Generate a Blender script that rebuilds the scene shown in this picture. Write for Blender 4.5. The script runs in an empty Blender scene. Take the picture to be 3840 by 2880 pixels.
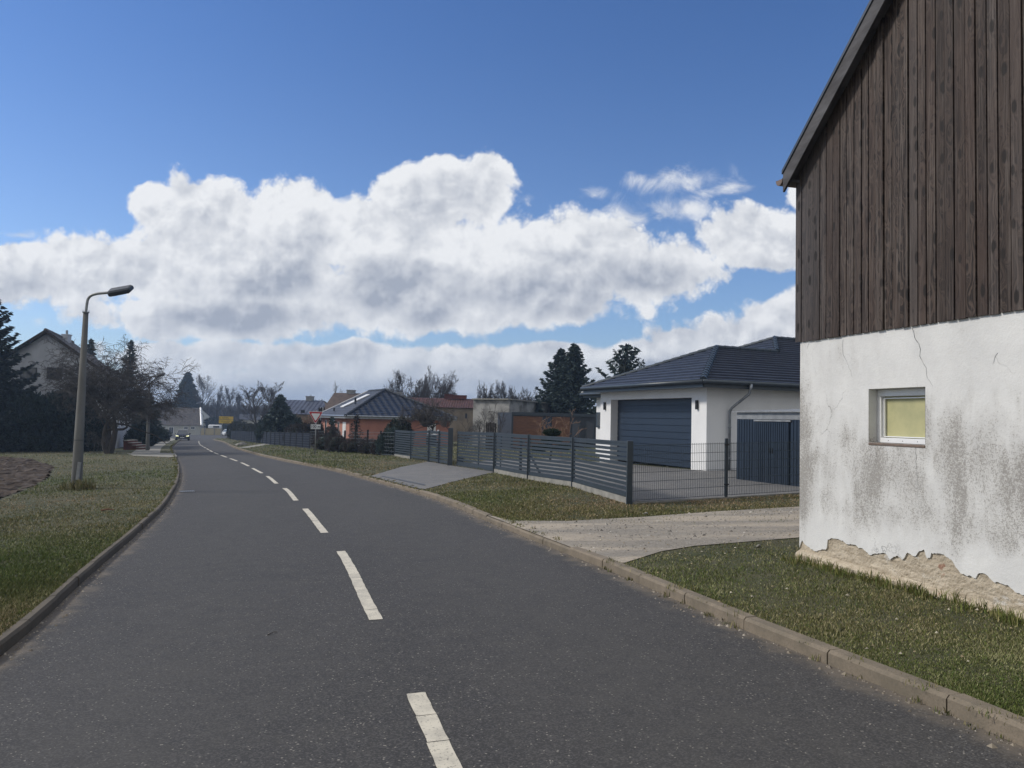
import bpy, math, random
import numpy as np
from mathutils import Matrix, Vector
from mathutils.geometry import tessellate_polygon

# ------------------------------------------------------------------ camera
SC = bpy.context.scene
COL = SC.collection
F, HC = 2800.0, 1.77                       # focal length in photo pixels, eye height
PITCH, ROLL = math.radians(2.66), math.radians(1.3)
cam = bpy.data.objects.new('camera', bpy.data.cameras.new('camera'))
COL.objects.link(cam)
CM = Matrix.Rotation(math.pi/2 + PITCH, 4, 'X') @ Matrix.Rotation(ROLL, 4, 'Z')
CM.translation = (0, 0, HC)
cam.matrix_world = CM
cam.data.sensor_fit = 'HORIZONTAL'; cam.data.sensor_width = 36
cam.data.lens = 36*F/3840
cam.data.clip_start = .05; cam.data.clip_end = 3000
SC.camera = cam
R3 = np.array(CM.to_3x3())

def ray(x, y): return R3 @ np.array([(x-1920)/F, -(y-1440)/F, -1.0])
def P(x, y, Z):
    d = ray(x, y); return np.array([0, 0, HC]) + d*(Z/d[1])
GA, GB = -.010, .030                        # the ground falls gently away to the left
def gz(x, y, h=0.0): return GA*y + GB*x + h
def G(x, y, h=0.0):
    d = ray(x, y); t = (HC-h)/(GA*d[1]+GB*d[0]-d[2]); return np.array([0, 0, HC]) + d*t
def V3(*a): return np.array(a, float)

# ------------------------------------------------------------------ light
SUN_EL, SUN_AZ = math.radians(38), math.radians(-84)    # azimuth from +Y towards +X
SC.view_settings.view_transform = 'Standard'; SC.view_settings.look = 'None'
SC.view_settings.exposure = 0; SC.view_settings.gamma = 1
sl = bpy.data.lights.new('sun', 'SUN'); sl.energy = 2.8; sl.angle = math.radians(9); sl.color = (1, .93, .83)
so = bpy.data.objects.new('sun', sl); COL.objects.link(so)
sd = Vector((math.sin(SUN_AZ)*math.cos(SUN_EL), math.cos(SUN_AZ)*math.cos(SUN_EL), math.sin(SUN_EL)))
so.rotation_euler = sd.to_track_quat('Z', 'Y').to_euler()

class NT:
    def __init__(s, tree): s.t = tree; s.n = tree.nodes; s.l = tree.links
    def add(s, ty, **kw):
        n = s.n.new(ty)
        for k, v in kw.items(): setattr(n, k, v)
        return n
    def put(s, sock, v):
        if isinstance(v, bpy.types.NodeSocket): s.l.new(v, sock)
        elif v is not None:
            if isinstance(v, (tuple, list)) and len(v) == 3 and len(sock.default_value) == 4: v = tuple(v)+(1,)
            sock.default_value = v
    def math(s, op, a, b=None, c=None, clamp=False):
        n = s.add('ShaderNodeMath', operation=op, use_clamp=clamp)
        s.put(n.inputs[0], a)
        if b is not None: s.put(n.inputs[1], b)
        if c is not None: s.put(n.inputs[2], c)
        return n.outputs[0]
    def vec(s, op, a, b=None, scale=None):
        n = s.add('ShaderNodeVectorMath', operation=op)
        s.put(n.inputs[0], a)
        if b is not None: s.put(n.inputs[1], b)
        if scale is not None: s.put(n.inputs['Scale'], scale)
        return n.outputs['Value'] if op in ('LENGTH', 'DISTANCE', 'DOT_PRODUCT') else n.outputs[0]
    def noise(s, v, scale, detail=4, rough=.5, dist=0, out=0):
        n = s.add('ShaderNodeTexNoise')
        s.put(n.inputs['Vector'], v); n.inputs['Scale'].default_value = scale
        n.inputs['Detail'].default_value = detail; n.inputs['Roughness'].default_value = rough
        n.inputs['Distortion'].default_value = dist
        return n.outputs[out]
    def voro(s, v, scale, feature='F1', out='Distance', rand=1):
        n = s.add('ShaderNodeTexVoronoi', feature=feature)
        s.put(n.inputs['Vector'], v); n.inputs['Scale'].default_value = scale
        if 'Randomness' in n.inputs: n.inputs['Randomness'].default_value = rand
        return n.outputs[out]
    def ss(s, x, a, b, lo=0., hi=1.):
        n = s.add('ShaderNodeMapRange', interpolation_type='SMOOTHSTEP')
        s.put(n.inputs['Value'], x); s.put(n.inputs['From Min'], a); s.put(n.inputs['From Max'], b)
        s.put(n.inputs['To Min'], lo); s.put(n.inputs['To Max'], hi)
        return n.outputs[0]
    def mix(s, f, a, b, blend='MIX'):
        n = s.add('ShaderNodeMix', data_type='RGBA', blend_type=blend)
        s.put(n.inputs['Factor'], f); s.put(n.inputs['A'], a); s.put(n.inputs['B'], b)
        return n.outputs['Result']
    def xyz(s, v):
        n = s.add('ShaderNodeSeparateXYZ'); s.put(n.inputs[0], v); return n.outputs
    def comb(s, x, y, z=0.):
        n = s.add('ShaderNodeCombineXYZ'); s.put(n.inputs[0], x); s.put(n.inputs[1], y); s.put(n.inputs[2], z); return n.outputs[0]
    def obj(s): return s.add('ShaderNodeTexCoord').outputs['Object']
    def scale(s, v, x, y, z): return s.vec('MULTIPLY', v, (x, y, z))

# ------------------------------------------------------------------ sky
W = bpy.data.worlds.new('World'); SC.world = W; W.use_nodes = True
t = NT(W.node_tree); t.n.clear()
sky = t.add('ShaderNodeTexSky', sky_type='NISHITA', sun_disc=False)
sky.sun_elevation = SUN_EL; sky.sun_rotation = SUN_AZ % (2*math.pi)
sky.air_density = 1.0; sky.dust_density = .6; sky.ozone_density = 2.5
dirv = t.add('ShaderNodeTexCoord').outputs['Generated']
dx, dy, dz = t.xyz(dirv)
ay = t.math('ADD', t.math('ABSOLUTE', dy), .02)
uu, vv = t.math('DIVIDE', dx, ay), t.math('DIVIDE', dz, ay)
uv = t.comb(uu, vv, t.ss(dy, -.1, .1))
wn = t.noise(uv, 5.0, 5, .5, out=1)
uvw = t.vec('ADD', uv, t.vec('SCALE', t.vec('SUBTRACT', wn, (.5, .5, .5)), scale=.07))
uvw = t.comb(*t.xyz(uvw)[:2])
def D(x, y):
    d = ray(x*1.736, y*1.736); return d[0]/d[1], d[2]/d[1]
def blobs(vecs, lst):
    out = None
    for (x, y, rx, ry) in lst:
        c = D(x, y)
        q = t.vec('MULTIPLY', t.vec('SUBTRACT', vecs, (c[0], c[1], 0)), (1613/rx, 1613/ry, 0))
        v = t.math('SUBTRACT', 1., t.vec('LENGTH', q))
        if out is None: out = v
        else: out = t.math('SMOOTH_MAX', out, v, .25)
    return out
BIG = [(1045,425,92,112),(1068,375,62,60),(985,410,80,78),(880,440,80,70),(935,455,120,95),(1000,560,330,130),(650,470,130,98),(480,470,140,92),(355,455,70,48),(560,560,320,120),
       (230,590,280,82),(60,605,170,85),(780,500,140,90),(1260,560,230,110),(1400,590,190,72),(480,685,330,62),(860,640,330,110),(560,610,260,90),(700,520,170,80),(1130,620,330,82),
       (1620,530,150,85),(1705,430,62,48),(1690,560,110,62)]
LOW = [(1080,795,330,58),(1400,780,290,52),(1640,740,230,62),(1850,700,260,90),(700,790,260,60),(420,775,220,55),(900,860,1500,62),(1300,850,900,80),(1480,738,90,34),(1690,690,110,40),(1180,752,120,30),(760,765,120,34)]
WISP = [(1380,402,60,34),(1490,395,130,44),(1155,440,60,34),(1290,430,70,30),(1560,425,110,34),(50,512,110,20),(1480,465,110,44),(117,701,40,22),(1340,470,90,40)]
def puffs(v, sc, det):
    n = t.add('ShaderNodeTexVoronoi', feature='SMOOTH_F1', voronoi_dimensions='2D', normalize=True); t.put(n.inputs['Vector'], v)
    n.inputs['Scale'].default_value = sc; n.inputs['Detail'].default_value = det; n.inputs['Roughness'].default_value = .55; n.inputs['Lacunarity'].default_value = 2.3; n.inputs['Smoothness'].default_value = .35
    return t.math('SUBTRACT', 1., n.outputs['Distance'])
uvp = t.vec('ADD', uv, t.vec('SCALE', t.vec('SUBTRACT', t.noise(uv, 22., 3, .5, out=1), (.5, .5, .5)), scale=.022))
n1 = t.noise(uv, 10., 9, .62)
h1 = puffs(uvp, 17., 3.)
fb = t.math('ADD', t.math('MULTIPLY', t.math('SUBTRACT', n1, .5), 1.15), t.math('MULTIPLY', t.math('SUBTRACT', h1, .75), 1.0))
mb = t.math('ADD', blobs(uvw, BIG), fb)
ml = t.math('ADD', blobs(uvw, LOW), t.math('MULTIPLY', fb, .85))
mw = t.math('ADD', blobs(uvw, WISP), t.math('MULTIPLY', t.math('SUBTRACT', t.noise(t.scale(uv, 1., 1.3, 1.), 17., 9, .62, dist=.6), .5), 3.4))
cov = t.math('MAXIMUM', t.ss(mb, .0, .24), t.ss(ml, .0, .24))
cov = t.math('MAXIMUM', cov, t.math('MULTIPLY', t.ss(mw, .25, 1.5, 0., .9), t.ss(blobs(uv, WISP), -.1, .25)))
up = t.vec('ADD', uv, (-.010, .020, 0))
h1b = puffs(t.vec('ADD', uvp, (-.008, .016, 0)), 17., 3.)
rel = t.math('SUBTRACT', t.noise(uv, 10., 4, .5), t.noise(up, 10., 4, .5))
rel = t.math('ADD', rel, t.math('MULTIPLY', t.math('SUBTRACT', h1, h1b), .75))                                       # relief of the puffs towards the light
n4 = t.noise(t.scale(uv, 1., 1.6, 1.), 6.5, 9, .6, dist=.35)
dark = blobs(uv, [(1150,672,380,62),(1330,630,190,60),(640,705,430,62),(120,650,240,50),(760,620,330,60),(1250,640,200,40),(1640,605,120,36),(1020,862,800,50),(1300,838,600,38),(1600,805,300,30)])
edge = t.math('MAXIMUM', t.ss(mb, .12, .7), t.ss(ml, .12, .7))       # thin rims stay bright
shade = t.math('ADD', t.ss(dark, -.5, .6, 0., .66), t.ss(n4, .28, .74, -.05, .46))
shade = t.math('MULTIPLY', shade, t.math('ADD', t.math('MULTIPLY', edge, .75), .25))
shade = t.math('SUBTRACT', shade, t.math('MULTIPLY', rel, 2.0), clamp=True)
cw = t.mix(shade, (.88, .895, .92), (.385, .425, .51))
hz = t.ss(vv, -.02, .13)                                              # hazier towards the horizon
cw = t.mix(t.math('MULTIPLY', t.math('SUBTRACT', 1., hz), .55), cw, (.56, .63, .72))
behind = t.math('MAXIMUM', t.ss(dy, .12, -.10), t.ss(dz, .60, .74))                                         # unseen bright cloud added behind and overhead to lift the ambient light
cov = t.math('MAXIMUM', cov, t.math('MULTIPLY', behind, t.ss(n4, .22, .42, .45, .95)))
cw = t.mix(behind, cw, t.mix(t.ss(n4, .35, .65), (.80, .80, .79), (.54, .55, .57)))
tint = t.mix(t.ss(vv, .05, .62), (.86, .97, 1.18), (.52, .745, 1.08))
skc = t.mix(1., sky.outputs[0], tint, 'MULTIPLY')
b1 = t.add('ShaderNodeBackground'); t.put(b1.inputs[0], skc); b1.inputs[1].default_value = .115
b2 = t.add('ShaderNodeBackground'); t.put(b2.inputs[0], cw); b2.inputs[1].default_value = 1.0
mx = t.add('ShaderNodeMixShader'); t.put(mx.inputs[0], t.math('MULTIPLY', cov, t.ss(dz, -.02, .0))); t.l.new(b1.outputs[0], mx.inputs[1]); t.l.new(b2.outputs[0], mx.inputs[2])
wo = t.add('ShaderNodeOutputWorld'); t.l.new(mx.outputs[0], wo.inputs[0])

# ------------------------------------------------------------------ materials
MATS = {}
def newmat(name):
    m = bpy.data.materials.new(name); m.use_nodes = True
    t = NT(m.node_tree); t.n.clear()
    p = t.add('ShaderNodeBsdfPrincipled'); o = t.add('ShaderNodeOutputMaterial'); t.l.new(p.outputs[0], o.inputs[0])
    MATS[name] = m
    return m, t, p
def bump(t, p, h, strength=.5, dist=.01):
    b = t.add('ShaderNodeBump'); b.inputs['Strength'].default_value = strength; b.inputs['Distance'].default_value = dist
    t.put(b.inputs['Height'], h); t.l.new(b.outputs[0], p.inputs['Normal'])
def mat(name, c1, c2=None, scale=3., rough=.7, bs=0., bsc=None, metal=0., detail=6, spec=.5, stretch=(1, 1, 1), lo=.3, hi=.7):
    if name in MATS: return MATS[name]
    m, t, p = newmat(name)
    o = t.scale(t.obj(), *stretch)
    if c2 is None: c2 = tuple(min(1, c*.78) for c in c1)
    n = t.noise(o, scale, detail, .6)
    t.put(p.inputs['Base Color'], t.mix(t.ss(n, lo, hi), c1, c2))
    p.inputs['Roughness'].default_value = rough; p.inputs['Metallic'].default_value = metal
    p.inputs['Specular IOR Level'].default_value = spec
    if bs: bump(t, p, t.noise(o, bsc or scale*6, 4, .6), 1., bs)
    return m
def attrmat(name, rough=.75, spec=.3, trans=0.):
    m, t, p = newmat(name)
    a = t.add('ShaderNodeAttribute', attribute_name='Col')
    t.put(p.inputs['Base Color'], a.outputs['Color'])
    p.inputs['Roughness'].default_value = rough; p.inputs['Specular IOR Level'].default_value = spec
    return m
attrmat('blade', .7, .25); attrmat('needle', .65, .3); attrmat('stone', .85, .2)

def m_asphalt():
    m, t, p = newmat('asphalt'); o = t.obj()
    big = t.noise(t.scale(o, 1, .45, 1), .35, 7, .62); mid = t.noise(o, 4., 5, .6)
    sp = t.voro(o, 105., out='Color'); g = t.xyz(sp)[0]
    fine = t.noise(o, 240., 2, .5)
    base = t.mix(t.ss(big, .3, .7), (.033, .0325, .0335), (.050, .048, .048))
    base = t.mix(t.ss(mid, .35, .75, 0., .5), base, (.060, .057, .053))
    base = t.mix(t.ss(g, .45, .95, 0., .55), base, (.120, .116, .114))
    base = t.mix(t.ss(g, .35, .05, 0., .45), base, (.022, .022, .026))
    base = t.mix(t.ss(g, .985, .99, 0., .8), base, (.30, .28, .25))
    ln = t.add('ShaderNodeAttribute', attribute_name='lane').outputs['Fac']
    base = t.mix(t.math('MULTIPLY', ln, t.ss(mid, .25, .7, .12, .42)), base, (.072, .070, .067))
    oil = t.noise(t.scale(o, 1.2, .5, 1), 1.0, 6, .7)
    base = t.mix(t.ss(oil, .60, .72, 0., .30), base, (.030, .028, .027))
    # sand and dust washed against the kerbs
    a = t.add('ShaderNodeAttribute', attribute_name='edge').outputs['Fac']
    dn = t.noise(o, 3.2, 7, .65)
    dm = t.ss(t.math('ADD', a, t.math('MULTIPLY', t.math('SUBTRACT', dn, .5), 1.3)), .55, 1.05, 0., .75)
    base = t.mix(dm, base, (.165, .140, .112))
    # crack sealing / fine lines
    cr = t.voro(t.vec('ADD', o, t.vec('SCALE', t.noise(o, 1.2, 4, .6, out=1), scale=.9)), .17, 'DISTANCE_TO_EDGE')
    base = t.mix(t.ss(cr, .0022, .0008, 0., .35), base, (.030, .030, .032))
    t.put(p.inputs['Base Color'], base)
    p.inputs['Roughness'].default_value = .78; p.inputs['Specular IOR Level'].default_value = .35
    bump(t, p, t.math('ADD', g, t.math('MULTIPLY', fine, .6)), .55, .004)
m_asphalt()
def m_ground():
    m, t, p = newmat('turf'); o = t.obj()
    a = t.noise(o, .5, 5, .6); b = t.noise(o, 3.5, 6, .65); c = t.noise(o, 40., 4, .7)
    base = t.mix(t.ss(a, .35, .65), (.052, .062, .024), (.090, .084, .042))
    base = t.mix(t.ss(b, .45, .72, 0., .7), base, (.130, .115, .062))
    base = t.mix(t.ss(c, .35, .7, 0., .6), base, (.035, .040, .015))
    t.put(p.inputs['Base Color'], base); p.inputs['Roughness'].default_value = .9
    bump(t, p, c, 1., .03)
m_ground()
def m_dirt():
    m, t, p = newmat('track_dirt'); o = t.obj()
    a = t.noise(t.scale(o, .25, 1.3, 1), 1.0, 5, .6); b = t.noise(o, 6., 7, .7); g = t.xyz(t.voro(o, 45., out='Color'))[0]
    base = t.mix(t.ss(a, .38, .62), (.42, .36, .285), (.25, .225, .19))
    base = t.mix(t.ss(b, .5, .8, 0., .6), base, (.15, .135, .112))
    base = t.mix(t.ss(g, .75, 1., 0., .6), base, (.34, .32, .29))
    base = t.mix(t.ss(g, .22, .0, 0., .5), base, (.07, .065, .06))
    t.put(p.inputs['Base Color'], base); p.inputs['Roughness'].default_value = .92
    bump(t, p, t.math('ADD', b, g), .8, .02)
m_dirt()
def m_pavers():
    m, t, p = newmat('pavers'); o = t.obj()
    r = t.add('ShaderNodeVectorRotate'); r.rotation_type = 'Z_AXIS'; t.put(r.inputs['Vector'], o); r.inputs['Angle'].default_value = .32
    b = t.add('ShaderNodeTexBrick'); t.put(b.inputs['Vector'], r.outputs[0]); b.inputs['Scale'].default_value = 1
    b.inputs['Brick Width'].default_value = .2; b.inputs['Row Height'].default_value = .1; b.inputs['Mortar Size'].default_value = .006
    b.inputs['Color1'].default_value = (.125, .125, .130, 1); b.inputs['Color2'].default_value = (.165, .162, .162, 1); b.inputs['Mortar'].default_value = (.06, .058, .052, 1)
    n = t.noise(o, 1.1, 6, .6)
    t.put(p.inputs['Base Color'], t.mix(t.ss(n, .4, .75, 0., .45), b.outputs[0], (.20, .19, .175)))
    p.inputs['Roughness'].default_value = .8
    bump(t, p, b.outputs[1], -.5, .004)
m_pavers()
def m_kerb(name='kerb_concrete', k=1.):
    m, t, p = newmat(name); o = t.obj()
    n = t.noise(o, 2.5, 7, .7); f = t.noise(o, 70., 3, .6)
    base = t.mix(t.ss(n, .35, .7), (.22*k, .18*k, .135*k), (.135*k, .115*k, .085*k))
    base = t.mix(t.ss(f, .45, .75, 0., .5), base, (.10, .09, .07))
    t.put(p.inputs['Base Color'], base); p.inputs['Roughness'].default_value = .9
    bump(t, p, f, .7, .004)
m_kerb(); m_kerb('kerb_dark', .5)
def m_paint():
    m, t, p = newmat('road_paint'); o = t.obj()
    f = t.noise(o, 60., 5, .7); n = t.noise(o, 6., 6, .65)
    base = t.mix(t.ss(n, .35, .75), (.60, .56, .47), (.42, .395, .34))
    base = t.mix(t.ss(f, .56, .66, 0., .85), base, (.09, .085, .08))
    t.put(p.inputs['Base Color'], base); p.inputs['Roughness'].default_value = .75
m_paint()
mat('road_paint_old', (.115, .112, .105), (.055, .053, .050), 9., .8, detail=8)
def m_plaster():
    m, t, p = newmat('old_plaster'); o = t.obj()
    x, y, z = t.xyz(o)
    lowf = t.noise(t.scale(o, 1.5, 1, 1.0), 1.0, 7, .62, dist=.5)
    streak = t.noise(t.scale(o, 3.6, 1, 1.1), 1.0, 8, .68, dist=.4)
    sp1 = t.noise(o, 95., 4, .62); sp2 = t.noise(o, 34., 6, .75); sp3 = t.noise(o, 150., 2, .5)
    # band of grime between ankle and lintel height, broken into runs
    band = t.math('MULTIPLY', t.ss(z, .42, .85), t.ss(z, 2.5, 1.5))
    left = t.ss(x, .35, .0)
    win = t.math('MULTIPLY', t.ss(x, .75, 1.2), t.ss(x, 2.1, 1.7))
    blotch = t.math('ADD', t.math('MULTIPLY', t.math('SUBTRACT', lowf, .5), 2.0), t.math('MULTIPLY', t.math('SUBTRACT', streak, .5), 1.6))
    amt = t.math('ADD', t.math('MULTIPLY', band, .66), blotch)
    amt = t.math('ADD', amt, t.math('MULTIPLY', left, .50))
    amt = t.math('ADD', amt, t.math('MULTIPLY', t.math('MULTIPLY', win, t.ss(z, .7, 1.3)), t.ss(z, 1.75, 1.5, 0., .28)))
    amt = t.math('SUBTRACT', amt, .10, clamp=True)
    thr = t.math('SUBTRACT', .64, t.math('MULTIPLY', amt, .20))
    spots = t.ss(t.math('SUBTRACT', t.math('ADD', t.math('MULTIPLY', sp1, .5), t.math('MULTIPLY', sp2, .5)), thr), -.015, .04)
    white = t.mix(t.ss(t.noise(o, 2.2, 5, .6), .3, .7), (.70, .70, .685), (.62, .62, .61))
    wash = t.mix(t.math('MULTIPLY', t.ss(amt, .05, .9), .55), white, (.40, .385, .36))
    base = t.mix(t.math('MULTIPLY', spots, .66), wash, (.205, .19, .172))
    base = t.mix(t.ss(t.math('SUBTRACT', sp3, t.math('MULTIPLY', amt, .12)), .64, .70, 0., .35), base, (.30, .29, .28))
    # hairline cracks
    wob = t.vec('ADD', o, t.vec('SCALE', t.noise(o, 5., 5, .6, out=1), scale=.16))
    cr = t.voro(t.scale(wob, 1, 1, .7), 1.5, 'DISTANCE_TO_EDGE')
    cm = t.math('MULTIPLY', t.ss(cr, .006, .0015), t.ss(t.noise(o, 1.3, 3, .5), .54, .66, 0., .5))
    base = t.mix(cm, base, (.14, .135, .13))
    t.put(p.inputs['Base Color'], base); p.inputs['Roughness'].default_value = .88; p.inputs['Specular IOR Level'].default_value = .25
    bump(t, p, t.math('SUBTRACT', t.math('ADD', t.math('MULTIPLY', sp2, .8), t.noise(o, 9., 4, .5)), t.math('MULTIPLY', cm, .8)), .6, .008)
m_plaster()
def m_rubble():
    m, t, p = newmat('exposed_render'); o = t.obj()
    a = t.noise(t.scale(o, 1, 1, 3.2), 5., 7, .65, dist=.5); b = t.noise(o, 55., 4, .6); c = t.noise(t.scale(o, 1, 1, 2.), 2.3, 5, .6)
    base = t.mix(t.ss(a, .35, .65), (.55, .48, .375), (.38, .32, .24))
    base = t.mix(t.ss(c, .58, .66, 0., .8), base, (.56, .54, .50))
    base = t.mix(t.ss(t.noise(o, 3.9, 3, .5), .67, .70, 0., .8), base, (.27, .13, .085))
    base = t.mix(t.ss(b, .5, .8, 0., .5), base, (.22, .18, .13))
    t.put(p.inputs['Base Color'], base); p.inputs['Roughness'].default_value = .95
    bump(t, p, t.math('ADD', a, t.math('MULTIPLY', b, .6)), 1., .018)
m_rubble()
def m_boards():
    m, t, p = newmat('weathered_boards'); o = t.obj()
    geo = t.add('ShaderNodeNewGeometry').outputs['Random Per Island']
    x, y, z = t.xyz(o)
    zz = t.math('ADD', z, t.math('MULTIPLY', geo, 37.))
    co = t.comb(x, geo, zz)
    # knots: sparse cells, grain swirls round them
    kv = t.comb(t.math('MULTIPLY', x, 9.), t.math('MULTIPLY', zz, 3.6))
    kn = t.add('ShaderNodeTexVoronoi', voronoi_dimensions='2D'); t.put(kn.inputs['Vector'], kv); kn.inputs['Scale'].default_value = 1.
    kd = kn.outputs['Distance']; kr = t.xyz(kn.outputs['Color'])[0]
    size = t.ss(kr, .25, 1., .0, .30)
    knot = t.ss(kd, size, t.math('MULTIPLY', size, .55))
    swirl = t.math('MULTIPLY', t.ss(kd, .75, .05), 1.2)
    gx = t.math('ADD', t.math('MULTIPLY', x, 34.), t.math('MULTIPLY', swirl, 2.2))
    gx = t.math('ADD', gx, t.math('MULTIPLY', t.noise(t.comb(t.math('MULTIPLY', x, 6.), geo, t.math('MULTIPLY', zz, 1.3)), 1., 4, .6), 5.5))
    grain = t.noise(t.comb(gx, geo, t.math('MULTIPLY', zz, .7)), 1.6, 5, .62)
    fib = t.noise(t.scale(co, 70., 1, 1.4), 1., 5, .65)
    tone = t.noise(t.scale(co, 1.2, 2, .35), 1., 4, .5)
    base = t.mix(t.ss(grain, .38, .64), (.015, .0098, .008), (.074, .052, .041))
    base = t.mix(t.ss(fib, .46, .68, 0., .8), base, (.135, .112, .098))
    base = t.mix(t.ss(geo, .4, 1., 0., .4), base, (.022, .015, .0125))
    base = t.mix(t.ss(geo, .25, .0, 0., .30), base, (.105, .092, .088))
    base = t.mix(t.math('MULTIPLY', t.ss(tone, .42, .68), .45), base, (.055, .033, .025))
    # greyer towards the corner where weather reaches, browner inside
    base = t.mix(t.ss(t.math('ADD', x, t.math('MULTIPLY', tone, .8)), 1.2, .2, 0., .42), base, (.082, .080, .086))
    base = t.mix(t.math('MULTIPLY', knot, t.ss(kr, .2, 1., .35, .85)), base, (.009, .007, .006))
    t.put(p.inputs['Base Color'], base); p.inputs['Roughness'].default_value = .72; p.inputs['Specular IOR Level'].default_value = .3
    bump(t, p, t.math('SUBTRACT', t.math('ADD', grain, t.math('MULTIPLY', fib, .6)), t.math('MULTIPLY', knot, .5)), .8, .004)
m_boards()
def m_roof(name, c1, c2, uw, ubump, rough=.4, cb=.6, sp=.5):
    m, t, p = newmat(name)
    uvn = t.add('ShaderNodeTexCoord').outputs['UV']; u, v, _ = t.xyz(uvn)
    rnd = t.voro(t.comb(t.math('FLOOR', t.math('DIVIDE', u, uw)), t.math('FLOOR', v), 0.), 1., out='Color', rand=1)
    n = t.noise(t.obj(), 2., 5, .6)
    base = t.mix(t.ss(t.math('ADD', t.math('MULTIPLY', t.xyz(rnd)[0], .5), t.math('MULTIPLY', n, .5)), .2, .8), c1, c2)
    t.put(p.inputs['Base Color'], base)
    w = t.math('SINE', t.math('MULTIPLY', u, 2*math.pi/uw))
    w = t.math('ADD', t.math('MULTIPLY', w, .5), .5)
    gap = t.ss(t.math('ABSOLUTE', t.math('SUBTRACT', t.math('FRACT', t.math('DIVIDE', u, uw)), .5)), .47, .5, 1., 0.)
    bump(t, p, t.math('ADD', t.math('MULTIPLY', w, cb), t.math('MULTIPLY', gap, .3)), 1., ubump)
    p.inputs['Roughness'].default_value = rough; p.inputs['Specular IOR Level'].default_value = sp
m_roof('roof_anthracite', (.036, .045, .072), (.052, .062, .092), .3, .004, .30, .3, .9)
m_roof('roof_glazed', (.012, .017, .032), (.020, .027, .046), .6, .05, .30, 1., .45)
m_roof('roof_grey_tile', (.036, .041, .055), (.056, .061, .078), .3, .012, .5, .6)
m_roof('roof_blue_sheet', (.085, .100, .150), (.060, .070, .110), .55, .10, .5, 1.)
m_roof('roof_brown', (.115, .085, .075), (.075, .055, .05), .25, .02, .8, 1.)
m_roof('roof_red', (.105, .042, .038), (.065, .028, .028), .28, .05, .7, 1.)
m_roof('roof_old_house', (.10, .095, .10), (.15, .14, .145), .3, .03, .8, 1.)
m_roof('roof_mossy', (.036, .030, .030), (.085, .075, .072), .22, .04, .9, 1.)

mat('render_white', (.78, .785, .79), (.73, .735, .74), 1.2, .85, .001, 200)
mat('render_plinth', (.32, .32, .31), (.22, .22, .21), 3., .9)
mat('anthracite', (.036, .050, .066), (.030, .042, .056), 4., .42)
mat('anthracite_door', (.022, .037, .064), (.019, .032, .056), 2., .42)
mat('anthracite_dull', (.030, .038, .052), (.022, .028, .040), 3., .55)
mat('shed_blue', (.017, .028, .048), (.014, .023, .040), 2., .38)
mat('zinc', (.36, .38, .41), (.22, .24, .27), 8., .38, metal=.75)
mat('zinc_dull', (.30, .31, .32), (.20, .21, .22), 4., .55, metal=.3)
mat('black_trim', (.015, .016, .018), None, 5., .4)
mat('concrete', (.30, .29, .26), (.19, .185, .17), 3., .9, .004, 60)
mat('pole_concrete', (.135, .136, .132), (.085, .086, .084), 2.2, .9, .004, 50, stretch=(1, 1, .35))
mat('lamp_metal', (.30, .32, .33), (.20, .21, .22), 8., .5, metal=.4)
mat('lamp_housing', (.045, .055, .075), (.03, .04, .055), 6., .5)
mat('white_plastic', (.80, .81, .82), (.74, .75, .76), 6., .35)
mat('sill_brick', (.20, .145, .115), (.13, .105, .09), 14., .9, .006, 60)
mat('curtain', (.46, .44, .235), (.37, .365, .20), 5., .6, detail=8)
mat('glass_dark', (.020, .026, .034), (.028, .034, .042), 1., .08, spec=.8)
mat('orange_render', (.42, .19, .14), (.36, .16, .12), 1.5, .88)
mat('larch', (.21, .095, .050), (.13, .058, .034), 3., .6, .004, 50, stretch=(1, 1, 6))
mat('bark', (.070, .060, .052), (.035, .031, .028), 6., .95, .012, 25, stretch=(1, 1, .35))
mat('bark_grey', (.105, .098, .090), (.050, .047, .044), 5., .95, .012, 25, stretch=(1, 1, .35))
mat('twig', (.085, .078, .076), (.050, .046, .046), 2., .9)
mat('twig_far', (.085, .074, .070), (.050, .045, .045), .5, .9)
mat('twig_orange', (.24, .14, .085), (.15, .09, .06), 2., .8)
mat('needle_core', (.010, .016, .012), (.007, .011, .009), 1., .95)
mat('soil', (.078, .056, .042), (.040, .029, .023), 1.6, .95, .03, 9, detail=10)
mat('plaster_old_grey', (.50, .52, .56), (.40, .415, .45), .9, .92, .01, 20, detail=10, stretch=(1, 1, .5), lo=.35, hi=.65)
mat('masonry_grey', (.33, .33, .325), (.12, .12, .115), .55, .92, .01, 20, detail=12, stretch=(1, 1, 1.4), lo=.38, hi=.62)
mat('masonry_tan', (.29, .24, .185), (.17, .14, .11), .9, .92, .01, 10, detail=12)
mat('brick_red', (.14, .045, .035), (.08, .03, .025), 2., .9)
mat('cream_wall', (.42, .42, .38), (.34, .34, .31), .5, .9)
mat('gate_cream', (.40, .34, .21), (.34, .29, .18), .5, .8)
mat('timber_dark', (.035, .027, .022), None, 4., .85)
mat('sheet_mesh', (.013, .020, .038), (.009, .014, .028), 2., .85, spec=.2)
mat('wire_green', (.055, .075, .085), None, 5., .45, metal=.3)
mat('wire_pale', (.24, .27, .31), None, 5., .45, metal=.3)
mat('post_brown', (.030, .020, .018), None, 5., .7)
mat('sign_red', (.45, .022, .035), None, 2., .45)
mat('sign_white', (.70, .72, .74), (.64, .66, .68), 4., .45)
mat('sign_yellow', (.62, .43, .06), (.55, .38, .05), 4., .5)
mat('sign_black', (.012, .012, .014), None, 4., .5)
mat('car_blue', (.006, .010, .032), (.005, .009, .028), 1., .22, spec=.8)
mat('car_white', (.72, .74, .76), (.68, .70, .72), 1., .25)
mat('car_glass', (.05, .06, .075), None, 1., .08, spec=.9)
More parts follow.
